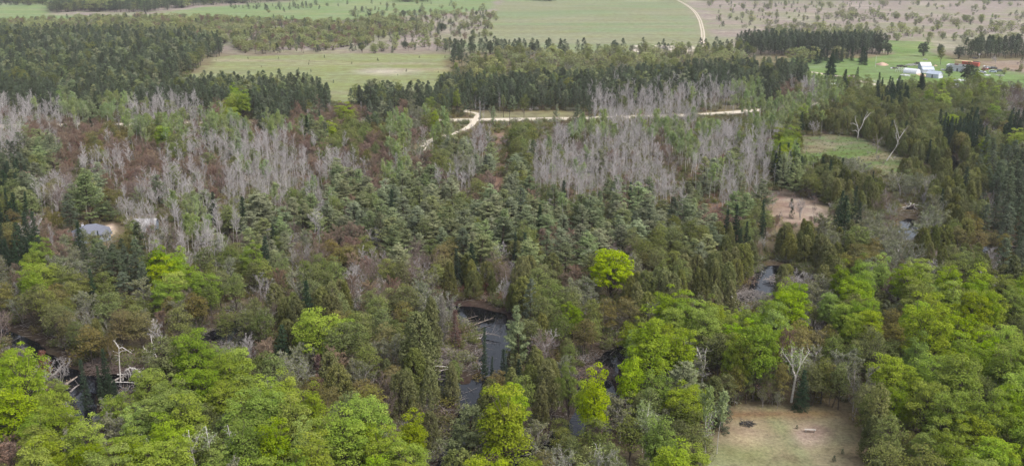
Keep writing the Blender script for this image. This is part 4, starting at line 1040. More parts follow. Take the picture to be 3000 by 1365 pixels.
# ------------------------------------------------------------------ single dead trees, birches and logs
def px_scale(sx, sy):
    q = P(sx, sy); _, y1, s1 = S(q[0], q[1], 1.0); _, y0, s0 = S(q[0], q[1], 0.0)
    return q, float(s0), float(y0 - y1)
def snag(name, label, cat, sx, sy, lines, r0, mat, tw=0, twm=None, seed=0, leaves=0, lm=None, group=None, drop=0.0):
    q, s0, sv = px_scale(sx, sy); rng = np.random.default_rng(seed); root = empty(name, (float(q[0]), float(q[1]), float(ground_z(np.array(q[0]), np.array(q[1])))))
    tag(root, label, cat, group); segs = []; tr = MB(); br = MB(); ends = []
    for i, ln in enumerate(lines):
        pts = []; dep = rng.normal() * .5 * (i > 0)
        for j, (dx, dy) in enumerate(ln): pts.append((dx / s0, dep * j / max(1, len(ln) - 1) + rng.normal() * .05, dy / sv - (.3 if dy == 0 else 0)))
        if i: pts[0] = (pts[0][0], 0, pts[0][2])
        n_ = len(pts); rs = [max(.03, (r0 if i == 0 else r0 * .62) * (1 - .72 * j / max(1, n_ - 1))) for j in range(n_)]
        (tr if i == 0 else br).tube(pts, rs, mat, 6)
        for j in range(n_ - 1): segs.append([*pts[j], *pts[j + 1], 0, 0])
    tr.build('trunk', root)
    if br.v: br.build('limb', root)
    if tw:
        rib = []
        zt = max(s_[5] for s_ in segs)
        for _ in range(tw):
            s_ = segs[rng.integers(len(segs))]; u_ = rng.random(); p = np.array(s_[:3]) * (1 - u_) + np.array(s_[3:6]) * u_
            if p[2] < zt * .3: continue
            dv = unit(rng.normal(size=3) * [1, 1, .5] + np.array([0, 0, .5 - drop])); e_ = p + dv * rng.uniform(.4, 1.3); rib.append([*p, *e_, 0, 0]); ends.append(e_)
            for _ in range(3):
                e2 = p + (e_ - p) * rng.uniform(.3, 1); e3 = e2 + unit(dv + rng.normal(size=3) * .6) * .5; rib.append([*e2, *e3, 0, 0]); ends.append(e3)
        V, f = ribbons(rib, rng, .04); link('twigs', mesh_np('twigs', V, f, [twm or mat]), root)
    if leaves and ends:
        e = np.array(ends)[rng.integers(len(ends), size=leaves)] + rng.normal(size=(leaves, 3)) * .3
        v, f = leafq(e, rng.normal(size=e.shape) + [0, 0, .7], .24 * rng.uniform(.6, 1.4, leaves), .85, rng); link('leaves', mesh_np('leaves', v, f, [lm], np.repeat(rng.random(leaves), 4)), root)
    return root
snag('dead_birch', 'tall white dead birch with a snapped top beside the arched one', 'birch tree', 351, 1113, [[(0, 0), (3, 35), (6, 75), (9, 112)], [(9, 110), (2, 122), (-6, 130)], [(9, 108), (18, 112), (30, 104), (44, 94)], [(9, 96), (16, 102), (30, 104)]], .15, M_white, 10, M_white, 1)
snag('arched_birch', 'white birch bent over in an arch above the swamp water', 'birch tree', 357, 1106, [[(0, 0), (4, 22), (14, 38), (26, 45), (40, 44), (54, 36), (66, 26)], [(14, 38), (20, 24), (18, 8)], [(22, 43), (27, 28), (24, 10)], [(30, 45), (34, 28), (33, 16)], [(36, 44), (42, 30), (40, 18)], [(40, 44), (50, 32), (58, 20)], [(46, 42), (58, 34), (66, 30)], [(38, 45), (46, 36), (50, 24)], [(33, 45), (38, 36), (38, 26)]], .17, M_white, 60, M_twA, 2, drop=1.0)
snag('dead_birch', 'thin pale dead tree behind the arched birch, leaning left', 'birch tree', 470, 1060, [[(0, 0), (-8, 22), (-15, 46), (-14, 70)], [(-12, 36), (-26, 46), (-42, 54)], [(-14, 55), (-24, 68), (-30, 82)], [(-13, 50), (-5, 66)]], .14, M_white, 14, M_white, 3)
snag('dead_tree', 'crooked pale snag on the left meadow edge under the cedars', 'dead tree', 2512, 408, [[(0, 0), (1, 22), (-4, 40), (-12, 55), (-14, 68)], [(1, 22), (10, 42), (14, 62), (20, 78)], [(-3, 38), (-16, 46), (-24, 44)], [(12, 54), (26, 68), (34, 76)], [(0, 18), (-8, 26), (-18, 24)]], .2, M_white, 40, M_white, 4)
snag('dead_birch', 'tall forked white snag leaning over the green meadow', 'dead tree', 2596, 471, [[(0, 0), (14, 22), (25, 40), (31, 64)], [(31, 64), (24, 84), (14, 104), (12, 118)], [(31, 64), (42, 84), (52, 98)], [(28, 54), (20, 76), (22, 96)], [(8, 12), (14, 8), (22, 0)]], .2, M_white, 70, M_twA, 5)
snag('dead_tree', 'short grey snag between the meadow and the leaning snag', 'dead tree', 2566, 452, [[(0, 0), (4, 20), (0, 40), (-4, 60)], [(3, 22), (-6, 28), (-12, 24)], [(2, 34), (10, 46), (18, 50)], [(3, 18), (12, 26)]], .16, M_dead, 50, M_dead, 6)
snag('dead_tree', 'stout white double snag standing by the shaded stream', 'dead tree', 2794, 446, [[(0, 0), (-2, 20), (-6, 50)], [(-1, 8), (2, 30), (1, 50)], [(-2, 20), (-9, 34)]], .26, M_white, 0, None, 7)
snag('dead_tree', 'white snag with one long branch pointing right, right of the stream', 'dead tree', 2834, 422, [[(0, 0), (-2, 18), (-1, 40)], [(0, 14), (10, 20), (26, 20)], [(-1, 24), (6, 34)]], .22, M_white, 0, None, 8)
snag('dead_birch', 'small white dead crown poking out above the cedars behind the meadow', 'dead tree', 2588, 372, [[(0, 0), (0, 18), (1, 28)], [(0, 18), (-8, 32), (-10, 42)], [(1, 26), (6, 40)], [(0, 20), (10, 30), (14, 40)]], .13, M_white, 40, M_twA, 9)
snag('bare_birch', 'forked white birch at the maple wood edge above the clearing', 'birch tree', 2056, 1142, [[(0, 0), (-1, 30), (0, 50), (-4, 78), (-12, 105), (-22, 125)], [(0, 50), (5, 78), (4, 105), (8, 122)], [(-1, 42), (-18, 62), (-36, 76), (-56, 84)], [(0, 40), (8, 52), (14, 54)], [(-8, 90), (-20, 104), (-28, 112)]], .19, M_white, 80, M_twA, 10, 200, FM['G'])
snag('bare_birch', 'large double trunked white birch above the clearing corner', 'birch tree', 2318, 1178, [[(0, 0), (3, 36), (6, 74), (-4, 96), (-10, 130), (-12, 158)], [(6, 74), (13, 100), (17, 130), (20, 160)], [(14, 104), (28, 126), (42, 146)], [(-6, 104), (-22, 126), (-36, 142)], [(16, 122), (10, 146)], [(-8, 112), (0, 140)]], .22, M_white, 120, M_twA, 11, 420, FM['G'])
snag('bare_birch', 'white birch with dead forked top left of the clearing', 'birch tree', 1890, 1365, [[(0, 0), (0, 60), (2, 96), (-1, 130), (3, 168)], [(1, 100), (-14, 116), (-30, 128)], [(1, 104), (14, 120), (20, 132)], [(-1, 120), (-10, 136)]], .16, M_white, 90, M_twA, 12, 900, FM['G'])
for i, (bx, by, ln, lb) in enumerate((
   (203, 1420, [[(0, 0), (-2, 70), (2, 100), (-2, 140)], [(0, 70), (-20, 84), (-36, 88)], [(1, 90), (16, 108), (22, 122)], [(0, 60), (24, 78), (48, 96)]], 'stubby white dead top among the leaves, leftmost along the bottom edge'),
   (462, 1420, [[(0, 0), (-10, 60), (-18, 90), (-30, 130)], [(-16, 84), (-14, 112), (-12, 140)], [(-8, 50), (-24, 62)]], 'leaning white birch top, second from the left along the bottom edge'),
   (536, 1430, [[(0, 0), (-6, 60), (-14, 110), (-20, 140)], [(-6, 60), (-22, 76), (-36, 96)]], 'thin white birch top, third from the left along the bottom edge'),
   (580, 1430, [[(0, 0), (-2, 80), (-8, 120), (-10, 168)], [(-3, 84), (-20, 108), (-30, 124)], [(-6, 110), (10, 136), (20, 156)], [(-8, 124), (-16, 150)]], 'forked white birch, fourth from the left along the bottom edge'),
   (630, 1440, [[(0, 0), (0, 80), (-4, 140), (-8, 190)], [(-2, 110), (-10, 128)], [(-4, 140), (6, 156)]], 'straight white birch trunk, fifth from the left along the bottom edge'),
   (692, 1430, [[(0, 0), (0, 80), (-2, 130), (-8, 182)], [(0, 90), (-14, 112), (-22, 130)], [(-2, 130), (8, 150)]], 'slim white birch, sixth from the left along the bottom edge'),
   (1740, 1440, [[(0, 0), (0, 60), (-2, 100), (4, 130)], [(0, 80), (-16, 96)], [(0, 90), (14, 112)]], 'grey topped birch in the olive trees right of the golden green maple'),
   (2068, 1350, [[(0, 0), (-6, 50), (-4, 90), (8, 130)], [(-5, 60), (4, 84)]], 'slender white birch trunk left of the clearing'),
   )):
    snag('bare_birch', lb, 'birch tree', bx, by, ln, .15, M_white, 60, M_twA, 20 + i, 260, FM['G'])
def conifer_obj(name, label, cat, sx, sy, h, w_, mat, dead=False, cm=None, seed=0):
    q = P(sx, sy); t_, c_ = spruce(seed, h, w_, .06, .3, 8, 8, .24, .85, dead=dead)
    root = empty(name, (float(q[0]), float(q[1]), float(ground_z(np.array(q[0]), np.array(q[1]))))); tag(root, label, cat)
    link('trunk', mesh_np('trunk', t_[0], t_[1], [mat]), root)
    if c_ is not None: link('crown', mesh_np('crown', c_[0], c_[1], [cm], c_[2]), root)
    return root
M_rust2 = foliage('needles_brown', (.17, .105, .085), (.12, .075, .065), .15)
M_greyneedle = foliage('twigs_grey', (.27, .245, .22), (.17, .155, .13), .15)
conifer_obj('dead_spruce', 'tall grey dead spruce beside the black river pool', 'dead tree', 1298, 1010, 10.5, 3.4, M_dead, False, M_greyneedle, 501)
conifer_obj('dead_spruce', 'brown pointed dead spruce standing in the log pile', 'dead tree', 1336, 1018, 8, 2.8, M_dead, False, M_rust2, 502)
conifer_obj('dead_spruce', 'rusty orange dead spruce by the left swamp', 'dead tree', 132, 1098, 6.2, 4.2, M_dead, False, M_rust, 503)
conifer_obj('dead_spruce', 'white needleless dead spruce in front of the cedars', 'dead tree', 1585, 1185, 5.6, 2.6, M_white, True, None, 504)
conifer_obj('dead_spruce', 'brown dead spruce between the olive trees left of the beaver dam', 'dead tree', 936, 1110, 5, 2.4, M_dead, False, M_rust2, 505)
conifer_obj('dead_spruce', 'pinkish brown dead spruce left of centre above the maples', 'dead tree', 748, 1075, 4.4, 2.2, M_dead, False, M_rust2, 506)
conifer_obj('dead_spruce', 'bare grey spike of a spruce next to the river pool', 'dead tree', 1325, 960, 6.5, 2.2, M_dead, True, None, 507)
def log(sx1, sy1, sx2, sy2, r, mat, label, z=.25, br=6, seed=0, lift=0.0):
    a = P(sx1, sy1, z); b = P(sx2, sy2, z + lift); L = float(np.hypot(*(b - a))); ang = math.atan2(b[1] - a[1], b[0] - a[0]); rng = np.random.default_rng(seed)
    root = empty('fallen_log', (float(a[0]), float(a[1]), z + .1), ang); tag(root, label, 'log', 'logs fallen along the water')
    m = MB(); pts = [(L * t, rng.normal() * .05, lift * t + .05 * math.sin(t * 3)) for t in (0, .25, .5, .75, 1)]; r *= .72; m.tube(pts, [r, r * .9, r * .75, r * .6, r * .35], mat, 7); m.build('trunk', root)
    if br:
        m = MB()
        for _ in range(br):
            t = rng.uniform(.3, .98); p = np.array([L * t, 0, lift * t]); d_ = np.array([rng.uniform(.2, .9), rng.normal(), abs(rng.normal()) * .7]) * rng.uniform(.4, 1.3); m.tube([p, p + d_ * .5, p + d_ + rng.normal(size=3) * .1], [r * .25, r * .18, .01], mat, 4, False)
        m.build('branch', root)
LG = [(1312, 954, 1398, 926, .13, M_log, 'thin tan log, farthest one lying into the black pool', 8), (1356, 966, 1446, 932, .2, M_log, 'pale straight log pointing into the black pool', 16), (1358, 974, 1408, 958, .15, M_log, 'short brown log just below the pale straight one', 6),
 (1338, 994, 1432, 978, .2, M_dead, 'long grey log across the river left of the green spruce', 14), (1350, 1000, 1410, 992, .13, M_dead, 'thin grey log tucked under the long grey one', 5), (1418, 976, 1468, 986, .13, M_dead, 'grey branchy log reaching right over the channel', 16), (1376, 1000, 1412, 990, .13, M_white, 'short whitish log at the channel edge', 3),
 (1298, 1022, 1332, 1004, .14, M_log, 'tan log left of the brown dead spruce', 3), (1284, 1064, 1322, 1056, .14, M_log, 'tan log above the pale river reach', 3), (1276, 1074, 1322, 1077, .18, M_white, 'pale thick log crossing above the pale river reach', 0), (1304, 1076, 1392, 1084, .12, M_log, 'long thin log running right behind the cedar by the river', 4), (1282, 1090, 1312, 1082, .16, M_dead, 'grey forked log dipping into the river', 8),
 (1196, 1171, 1262, 1164, .17, M_log, 'tan log along the back of the debris dam', 5), (1182, 1190, 1292, 1187, .2, M_white, 'long whitish log along the front of the debris dam', 0), (1188, 1199, 1248, 1188, .18, M_log, 'pale log crossing the long whitish one on the dam', 0), (1210, 1186, 1300, 1152, .22, M_dead, 'curved grey log with a sawn end bridging the dam and channel', 24),
 (146, 1110, 190, 1064, .34, M_dead, 'thick grey log sloping up behind the rusty spruce', 2), (130, 1112, 158, 1078, .26, M_dead, 'grey log parallel to the thick one, left of it', 2), (181, 1137, 226, 1104, .36, M_log, 'thick tan log over the left swamp channel', 1), (320, 1122, 382, 1096, .3, M_dead, 'dark log running under the arched birch', 5), (297, 1062, 362, 1041, .28, M_dead, 'grey log behind the tall dead birch', 10),
 (336, 1120, 402, 1123, .15, M_white, 'thin white log lying flat below the arched birch', 0), (344, 1098, 377, 1097, .2, M_white, 'short white log at the foot of the dead birch', 0), (205, 1150, 232, 1128, .25, M_dead, 'short dark log beside the thick tan swamp log', 3),
 (560, 1052, 622, 1036, .16, M_dead, 'grey log by the dark creek bend', 6), (2255, 812, 2336, 830, .26, M_log, 'pale log along the right creek, the lower of two', 8), (2262, 806, 2330, 818, .2, M_dead, 'grey log along the right creek, the upper of two', 8), (2144, 870, 2160, 898, .16, M_white, 'white log slanting towards the maples on the right creek', 1),
 (2682, 543, 2730, 516, .16, M_white, 'white log on the ground above the upturned roots', 4), (2611, 700, 2654, 701, .16, M_log, 'pale log in front of the small pond', 1), (2820, 900, 2843, 883, .25, M_white, 'white log sticking out between the right hand maples', 1), (1738, 1112, 1776, 1092, .16, M_log, 'tan log on the brown slash pile', 6), (1722, 1072, 1780, 1080, .15, M_dead, 'brown log behind the slash pile', 6), (1745, 1152, 1772, 1160, .15, M_log, 'small tan log below the slash pile', 2)]
for i, (a0, b0, a1, b1, r, mt, lb, br) in enumerate(LG): log(a0, b0, a1, b1, r, mt, lb, .15, br, 600 + i)
def brush(name, label, cat, sx, sy, rx_, ry_, h, n, mat, seed, r=.04, L=1.6):
    q = P(sx, sy); rng = np.random.default_rng(seed); sg = []
    for _ in range(n):
        a = rng.random() * 6.28; rr = math.sqrt(rng.random()); c = np.array([math.cos(a) * rr * rx_, math.sin(a) * rr * ry_, h * (1 - rr ** 2) * rng.random() + .05]); t = rng.normal(.2, .8)
        dv = np.array([math.cos(t), math.sin(t), rng.normal() * .35]) * L * rng.uniform(.3, .7); sg.append([*(c - dv), *(c + dv), r, r * .3])
    o = link(name, mesh_np(name, *tubes(sg, 4), [mat]), loc=(float(q[0]), float(q[1]), 0)); tag(o, label, cat); return o
brush('brush_pile', 'brown slash pile of branches over the dark creek, right of centre', 'brush pile', 1752, 1098, 3.6, 3.2, 1.6, 420, M_twB, 701)
brush('debris_dam', 'heaped dam of grey sticks across the river in the foreground', 'beaver dam', 1245, 1178, 3.8, 1.9, 1.1, 620, M_dead, 702)
brush('brush_pile', 'tangle of grey boughs beside the tall dead spruce and river', 'brush pile', 1300, 1040, 2.6, 4.5, 1.3, 380, M_dead, 703)
brush('brush_pile', 'low tangle of bare brown boughs behind the arched birch', 'brush pile', 330, 1072, 5, 4, 2.0, 560, M_twB, 704)
brush('brush_pile', 'dark tangle of sticks by the dark creek bend', 'brush pile', 628, 1018, 3.5, 2.5, 1.2, 260, M_twB, 705)
brush('brush_pile', 'grey tangle of driftwood over the right creek', 'brush pile', 2205, 872, 4.5, 4, 1.5, 420, M_dead, 706)
brush('brush_pile', 'grey heap of logs and boughs under the creek cedars', 'brush pile', 2300, 822, 4.5, 2.5, 1.0, 300, M_dead, 707)
brush('brush_pile', 'tangle of grey fallen stems behind the right hand maples', 'brush pile', 2405, 965, 4, 4, 2.6, 260, M_dead, 708, .06, 2.6)
# upturned roots
q, s0, sv = px_scale(2667, 622); root = empty('upturned_roots', (float(q[0]), float(q[1]), 0)); tag(root, 'spidery pale upturned root mass beside the small pond', 'tree roots')
rng = np.random.default_rng(88); m = MB()
for i in range(17):
    a = i * 2 * PI / 17 + rng.normal() * .1; L = rng.uniform(1.6, 3.3); c = np.array([0, 0, 1.5]); e_ = c + np.array([math.cos(a) * L, rng.normal() * .8 - .4, math.sin(a) * L * .62]); e_[2] = max(.1, e_[2]); md = (c + e_) / 2 + np.array([0, 0, .3]); m.tube([c, md, e_], [.17, .12, .05], M_white if i % 3 else M_log, 5)
m.build('root', root); m = MB(); m.tube([(-1.2, .3, .9), (-.4, .2, 1.5), (.5, .2, 1.6), (1.3, .3, 1.1)], [.2, .7, .75, .25], plain('soil_dark', (.06, .045, .04), (.03, .024, .02), 1), 8); m.build('soil_plate', root)
# ------------------------------------------------------------------ the clearing: bench, burnt brush, saplings
q = P(2373, 1265); root = empty('bench', (float(q[0]), float(q[1]), 0), R(-6)); tag(root, 'weathered pale plank bench alone in the tan clearing', 'bench')
M_plank = plain('plank_grey', (.47, .42, .38), (.33, .29, .26), .8, 6)
for i in range(3): m = MB(); m.box((0, (i - 1) * .15, .45), (1.75, .135, .045), M_plank); m.build('plank', root)
for x in (-.65, .65): m = MB(); m.box((x, 0, .215), (.09, .38, .42), M_plank); m.build('leg', root)
q = P(2190, 1242); o = brush('burnt_pile', 'burnt black brush pile on the left of the clearing', 'brush pile', 2190, 1242, 1.2, .9, .35, 70, plain('char', (.045, .04, .04), (.02, .02, .02), .9), 710, .05, 1.0)
log(2168, 1226, 2214, 1252, .07, M_log, 'thin pale branch lying on the burnt brush pile', .35, 2, 711)
for (sx, sy, h, lb) in ((2468, 1329, .9, 'tiny dark pine sapling near the clearing\'s right edge, upper of two'), (2443, 1351, 1.1, 'tiny dark pine sapling near the bottom edge of the clearing'), (2334, 1256, .8, 'small green sapling left of the bench')):
    q = P(sx, sy); o = link('pine_sapling', K['d'].var[0][2], loc=(float(q[0]), float(q[1]), 0), scl=(h / 7,) * 3); tag(o, lb, 'sapling')
# grass tufts of the clearing and meadow
tf = []
for s_ in range(3):
    rng = np.random.default_rng(800 + s_); n_ = 26; c = np.column_stack([rng.normal(size=n_) * .14, rng.normal(size=n_) * .14, np.zeros(n_)]); tip = c + np.column_stack([rng.normal(size=n_) * .12, rng.normal(size=n_) * .12, rng.uniform(.12, .38, n_)])
    V, f = ribbons(np.column_stack([c, tip, np.zeros((n_, 2))]), rng, .045); tf.append(mesh_np('grass_tuft', V, f, [(foliage('grass_green', (.16, .21, .075), (.20, .23, .10), .3), foliage('grass_straw', (.36, .30, .20), (.30, .245, .16), .3), foliage('grass_olive', (.17, .17, .075), (.13, .14, .06), .3))[s_]], rng.random(len(V))))
pts = []
for pk, n_, ws_ in (('meadow', 500, (0, 0, 2, 0)), ('glade', 1800, (0, 2))):
    pg = ZP[pk]; x0, y0 = pg.min(0); x1, y1 = pg.max(0); xs = np.random.default_rng(9).uniform(x0, x1, n_ * 2); ys = np.random.default_rng(10).uniform(y0, y1, n_ * 2); ok = sdist(xs, ys, pg) < 1
    for x, y in zip(xs[ok][:n_], ys[ok][:n_]):
        if ras(ras_r, x, y) > .8: f = rnd.uniform(.6, 1.5); pts.append((x, y, 0, rnd.uniform(0, 6.28), f, f * .8, rnd.choice(ws_), 0, 0))
a_ = np.array(pts); a_[:, 2] = ground_z(a_[:, 0], a_[:, 1])
gn_stand('grass_tufts', a_, tf, 'rough tufts of grass on the wet meadow and the brushy glade', 'grass')

# ------------------------------------------------------------------ buildings
def gable(root, L, W, hw, hr, wall, roof, over=.3, parts='house', door=None, hip=False, wins=()):
    m = MB(); x, y = L / 2, W / 2
    m.face([(-x, -y, 0), (x, -y, 0), (x, -y, hw), (-x, -y, hw)], wall); m.face([(x, y, 0), (-x, y, 0), (-x, y, hw), (x, y, hw)], wall)
    if hip:
        m.face([(x, -y, 0), (x, y, 0), (x, y, hw), (x, -y, hw)], wall); m.face([(-x, y, 0), (-x, -y, 0), (-x, -y, hw), (-x, y, hw)], wall)
    else:
        m.face([(x, -y, 0), (x, y, 0), (x, y, hw), (x, 0, hw + hr), (x, -y, hw)], wall); m.face([(-x, y, 0), (-x, -y, 0), (-x, -y, hw), (-x, 0, hw + hr), (-x, y, hw)], wall)
    m.build('wall', root)
    m = MB(); X, Y = x + over, y + over; zl = hw - hr * over / y; t = .12; rx_ = (x - y) if hip else X
    for zo in (0.03, .03 + t):
        a = [(-X, -Y, zl + zo), (X, -Y, zl + zo), (rx_, 0, hw + hr + zo), (-rx_, 0, hw + hr + zo)]; b = [(X, Y, zl + zo), (-X, Y, zl + zo), (-rx_, 0, hw + hr + zo), (rx_, 0, hw + hr + zo)]
        m.face(a, roof); m.face(b, roof)
        if hip: m.face([(X, -Y, zl + zo), (X, Y, zl + zo), (rx_, 0, hw + hr + zo)], roof); m.face([(-X, Y, zl + zo), (-X, -Y, zl + zo), (-rx_, 0, hw + hr + zo)], roof)
    z0, z1 = zl + .03, zl + .03 + t
    for (p, q_) in (((-X, -Y), (X, -Y)), ((X, Y), (-X, Y))): m.face([(*p, z0), (*q_, z0), (*q_, z1), (*p, z1)], roof)
    if not hip:
        for s_ in (-1, 1):
            for yy in (-Y, Y): m.face([(s_ * X, yy, z0), (s_ * X, 0, hw + hr + .03), (s_ * X, 0, hw + hr + .03 + t), (s_ * X, yy, z1)], roof)
    else:
        for s_ in (-1, 1): m.face([(s_ * X, -Y, z0), (s_ * X, Y, z0), (s_ * X, Y, z1), (s_ * X, -Y, z1)], roof)
    rf = m.build('roof', root)
    if door:
        m = MB(); m.box((door[0], -y - .03, door[2] / 2), (door[1], .08, door[2]), M_darkpaint); m.build('door', root)
    for (wx, wz, ww, wh) in wins:
        m = MB(); m.box((wx, -y - .02, wz), (ww, .06, wh), M_glass); wn = m.build('window', root)
        m = MB()
        for dx in (-ww / 2, 0, ww / 2): m.box((wx + dx, -y - .06, wz), (.07, .05, wh + .1), M_trim)
        for dz in (-wh / 2, wh / 2): m.box((wx, -y - .065, wz + dz), (ww + .1, .05, .07), M_trim)
        m.build('frame', wn)
    return rf
M_trim = plain('trim_white', (.62, .62, .62), (.54, .54, .55), .6); M_glass = plain('glass_dark', (.05, .06, .07), (.03, .035, .045), .15); M_darkpaint = plain('paint_dark', (.06, .06, .07), None, .6)
M_slate = plain('shingle_slate_blue', (.13, .14, .175), (.095, .10, .13), .85, 4); M_wallg = plain('siding_blue_grey', (.30, .35, .42), (.25, .29, .36), .7); M_wallp = plain('siding_pale', (.52, .55, .62), (.45, .48, .54), .7)
M_roofw = plain('metal_roof_pale', (.50, .50, .52), (.40, .41, .44), .5, 1); M_roofb = plain('metal_roof_blue', (.40, .45, .54), (.34, .38, .46), .5, 1); M_conc = plain('block_wall', (.38, .39, .44), (.31, .32, .37), .85, 2); M_poly = plain('plastic_film', (.62, .63, .67), (.50, .52, .56), .35, 1)
M_brownroof = plain('shingle_brown', (.20, .15, .14), (.15, .115, .11), .85, 4); M_lav = plain('siding_lavender', (.42, .38, .42), (.34, .31, .35), .8)
def at(sx, sy): q_ = P(sx, sy); return (float(q_[0]), float(q_[1]), 0)
r_ = empty('cabin', at(272, 702), R(28)); tag(r_, 'cabin with a slate blue hipped roof in the left of the woods', 'cabin')
gable(r_, 8.6, 6.2, 2.2, 2.0, M_wallg, M_slate, .5, hip=True, door=(.6, .95, 2.0), wins=((-2.2, 1.4, 1.3, 1.0), (2.8, 1.4, 1.3, 1.0)))
m = MB(); m.box((-2.0, .9, 3.5), (.6, .6, 1.4), M_conc); m.build('chimney', r_)
m = MB()
for i in range(4): m.box((-4.6 + i * .02, -3.9 - .02 * i, .9 + i * .9 - .45), (.14, .14, .9), M_log); m.box((-3.6, -3.9, .9 + i * .9 - .45), (.14, .14, .9), M_log)
m.build('porch_post', r_)
r_ = empty('shed', at(430, 674), R(4)); tag(r_, 'white roofed shed half hidden by bare aspens right of the cabin', 'shed'); gable(r_, 5.6, 4.2, 1.9, 1.3, M_wallg, plain('roof_weathered_white', (.42, .42, .43), (.25, .24, .25), .8, 1.4), .3, door=(1.0, .9, 1.9))
r_ = empty('shed', at(163, 476), R(2)); tag(r_, 'low pale roof glimpsed between trees at the upper left', 'shed'); gable(r_, 4.2, 3, 1.2, .9, M_wallg, M_roofw, .2, door=(0, .8, 1.1))
r_ = empty('shed', at(2708, 205), R(2)); tag(r_, 'blue grey farm shed with white roof, rear one of the touching pair', 'shed'); gable(r_, 6.6, 5, 2.9, 1.9, M_wallg, M_roofw, .3, wins=((0, 1.6, 1, .8),))
r_ = empty('shed', at(2716, 214), R(-3)); tag(r_, 'pale farm shed in front of the blue grey one', 'shed'); gable(r_, 6.8, 4.2, 2.3, 1.5, M_wallp, M_roofb, .3, door=(2.1, .9, 1.9))
r_ = empty('shed', at(2737, 228), R(-58)); tag(r_, 'long blue white shed set at an angle, nearest the tall spruces', 'shed'); gable(r_, 8.5, 4.4, 2.4, 1.6, M_wallp, M_roofb, .3, door=(0, .9, 1.9))
r_ = empty('polytunnel', at(2671, 215), R(-52)); tag(r_, 'white half round plastic tunnel left of the farm sheds', 'greenhouse')
m = MB(); n_ = 10; L = 9; rr = 2.7
for i in range(n_):
    a0, a1 = PI * i / n_, PI * (i + 1) / n_
    m.face([(-L / 2, rr * math.cos(a0), rr * 1.1 * math.sin(a0)), (L / 2, rr * math.cos(a0), rr * 1.1 * math.sin(a0)), (L / 2, rr * math.cos(a1), rr * 1.1 * math.sin(a1)), (-L / 2, rr * math.cos(a1), rr * 1.1 * math.sin(a1))], M_poly)
m.build('cover', r_)
for s_ in (-1, 1): m = MB(); m.face([(s_ * L / 2, rr * math.cos(PI * i / n_), rr * 1.1 * math.sin(PI * i / n_)) for i in range(n_ + 1)], M_poly); m.build('end_wall', r_)
m = MB(); m.box((L / 2 + .04, 0, 1.0), (.06, 1.1, 2.0), M_trim); m.build('door', r_)
r_ = empty('hoop_frame', at(2648, 212), R(-52)); tag(r_, 'bare white hoop frame of an uncovered tunnel', 'greenhouse frame')
for i in range(7): m = MB(); x = -4.5 + i * 1.5; m.tube([(x, 2.4 * math.cos(a), 2.6 * math.sin(a)) for a in np.linspace(0, PI, 9)], [.07] * 9, M_trim, 4, False); m.build('hoop', r_)
m = MB()
for a in (.5, PI / 2, PI - .5): m.tube([(-4.5, 2.4 * math.cos(a), 2.6 * math.sin(a)), (4.5, 2.4 * math.cos(a), 2.6 * math.sin(a))], [.06, .06], M_trim, 4)
m.build('rail', r_)
r_ = empty('block_building', at(2800, 208), R(-34)); tag(r_, 'roofless grey block building with white wall tops, left of the red container', 'building')
for (cx, cy, dx, dy) in ((0, -4.2, 10.4, .3), (0, 4.2, 10.4, .3), (-5.05, 0, .3, 8.1), (5.05, 0, .3, 8.1)):
    m = MB(); m.box((cx, cy, 1.9), (dx, dy, 3.8), M_conc); wl = m.build('wall', r_); m = MB(); m.box((cx, cy, 3.88), (dx + .25, dy + .25, .16), M_trim); m.build('coping', wl)
m = MB(); m.box((1.5, -4.38, 1.0), (1.0, .08, 2.0), M_darkpaint); m.build('door', r_); m = MB(); m.box((-2.2, -4.38, 2.0), (1.2, .08, 1.0), M_glass); m.build('window', r_)
m = MB(); m.tube([(0, 0, 0), (0, 0, 4.6)], [1.3, 1.2], plain('tank_rust', (.14, .06, .05), (.09, .045, .04), .8), 12); m.build('tank', r_)
def container(sx, sy, rz, c, label, Lc=11):
    r_ = empty('container', at(sx, sy), rz); tag(r_, label, 'container', None)
    mt = plain('paint_container', c, tuple(v * .82 for v in c), .55, 1); m = MB(); m.box((0, 0, 1.35), (Lc, 2.35, 2.4), mt); m.build('body', r_)
    m = MB()
    for i in range(18):
        for s_ in (-1, 1): m.box((-Lc / 2 + .4 + i * (Lc - .8) / 17, s_ * 1.2, 1.35), (.22, .07, 2.2), mt)
    m.build('ribs', r_); m = MB(); m.box((0, 0, 2.62), (Lc + .06, 2.45, .12), mt); m.build('roof', r_)
    for s_ in (-.59, .59): m = MB(); m.box((Lc / 2 + .04, s_, 1.35), (.07, 1.1, 2.3), mt); m.build('door', r_)
container(2822, 190, R(-48), (.60, .47, .26), 'pale yellow container behind the grey block building'); container(2843, 194, R(-46), (.42, .085, .055), 'red container right of the yellow one')
r_ = empty('farmhouse', at(2808, 288), R(-8)); tag(r_, 'lavender grey farmhouse with brown gable half hidden in the trees', 'house')
gable(r_, 8.5, 7.5, 3.0, 2.6, M_lav, M_brownroof, .4, door=(-1, .95, 2.0), wins=((-3, 1.6, 1.1, 1.1), (2.6, 1.6, 1.3, 1.1))); m = MB(); m.box((-1.2, -1, 5.4), (1.0, .8, 2.2), M_lav); m.build('chimney', r_)
m = MB(); m.box((2.2, -4.4, 2.6), (4.2, 1.6, .18), M_lav); m.build('porch_roof', r_)
r_ = empty('small_house', at(2487, 243), R(20)); tag(r_, 'small dark roofed house tucked between two spruces', 'house'); gable(r_, 6, 5, 2.4, 1.9, M_lav, M_brownroof, .3, door=(0, .9, 1.9), wins=((-1.9, 1.4, .9, .9),))
r_ = empty('gas_tank', at(2442, 252), R(10)); tag(r_, 'white gas tank on the lawn beside the big yard spruce', 'tank')
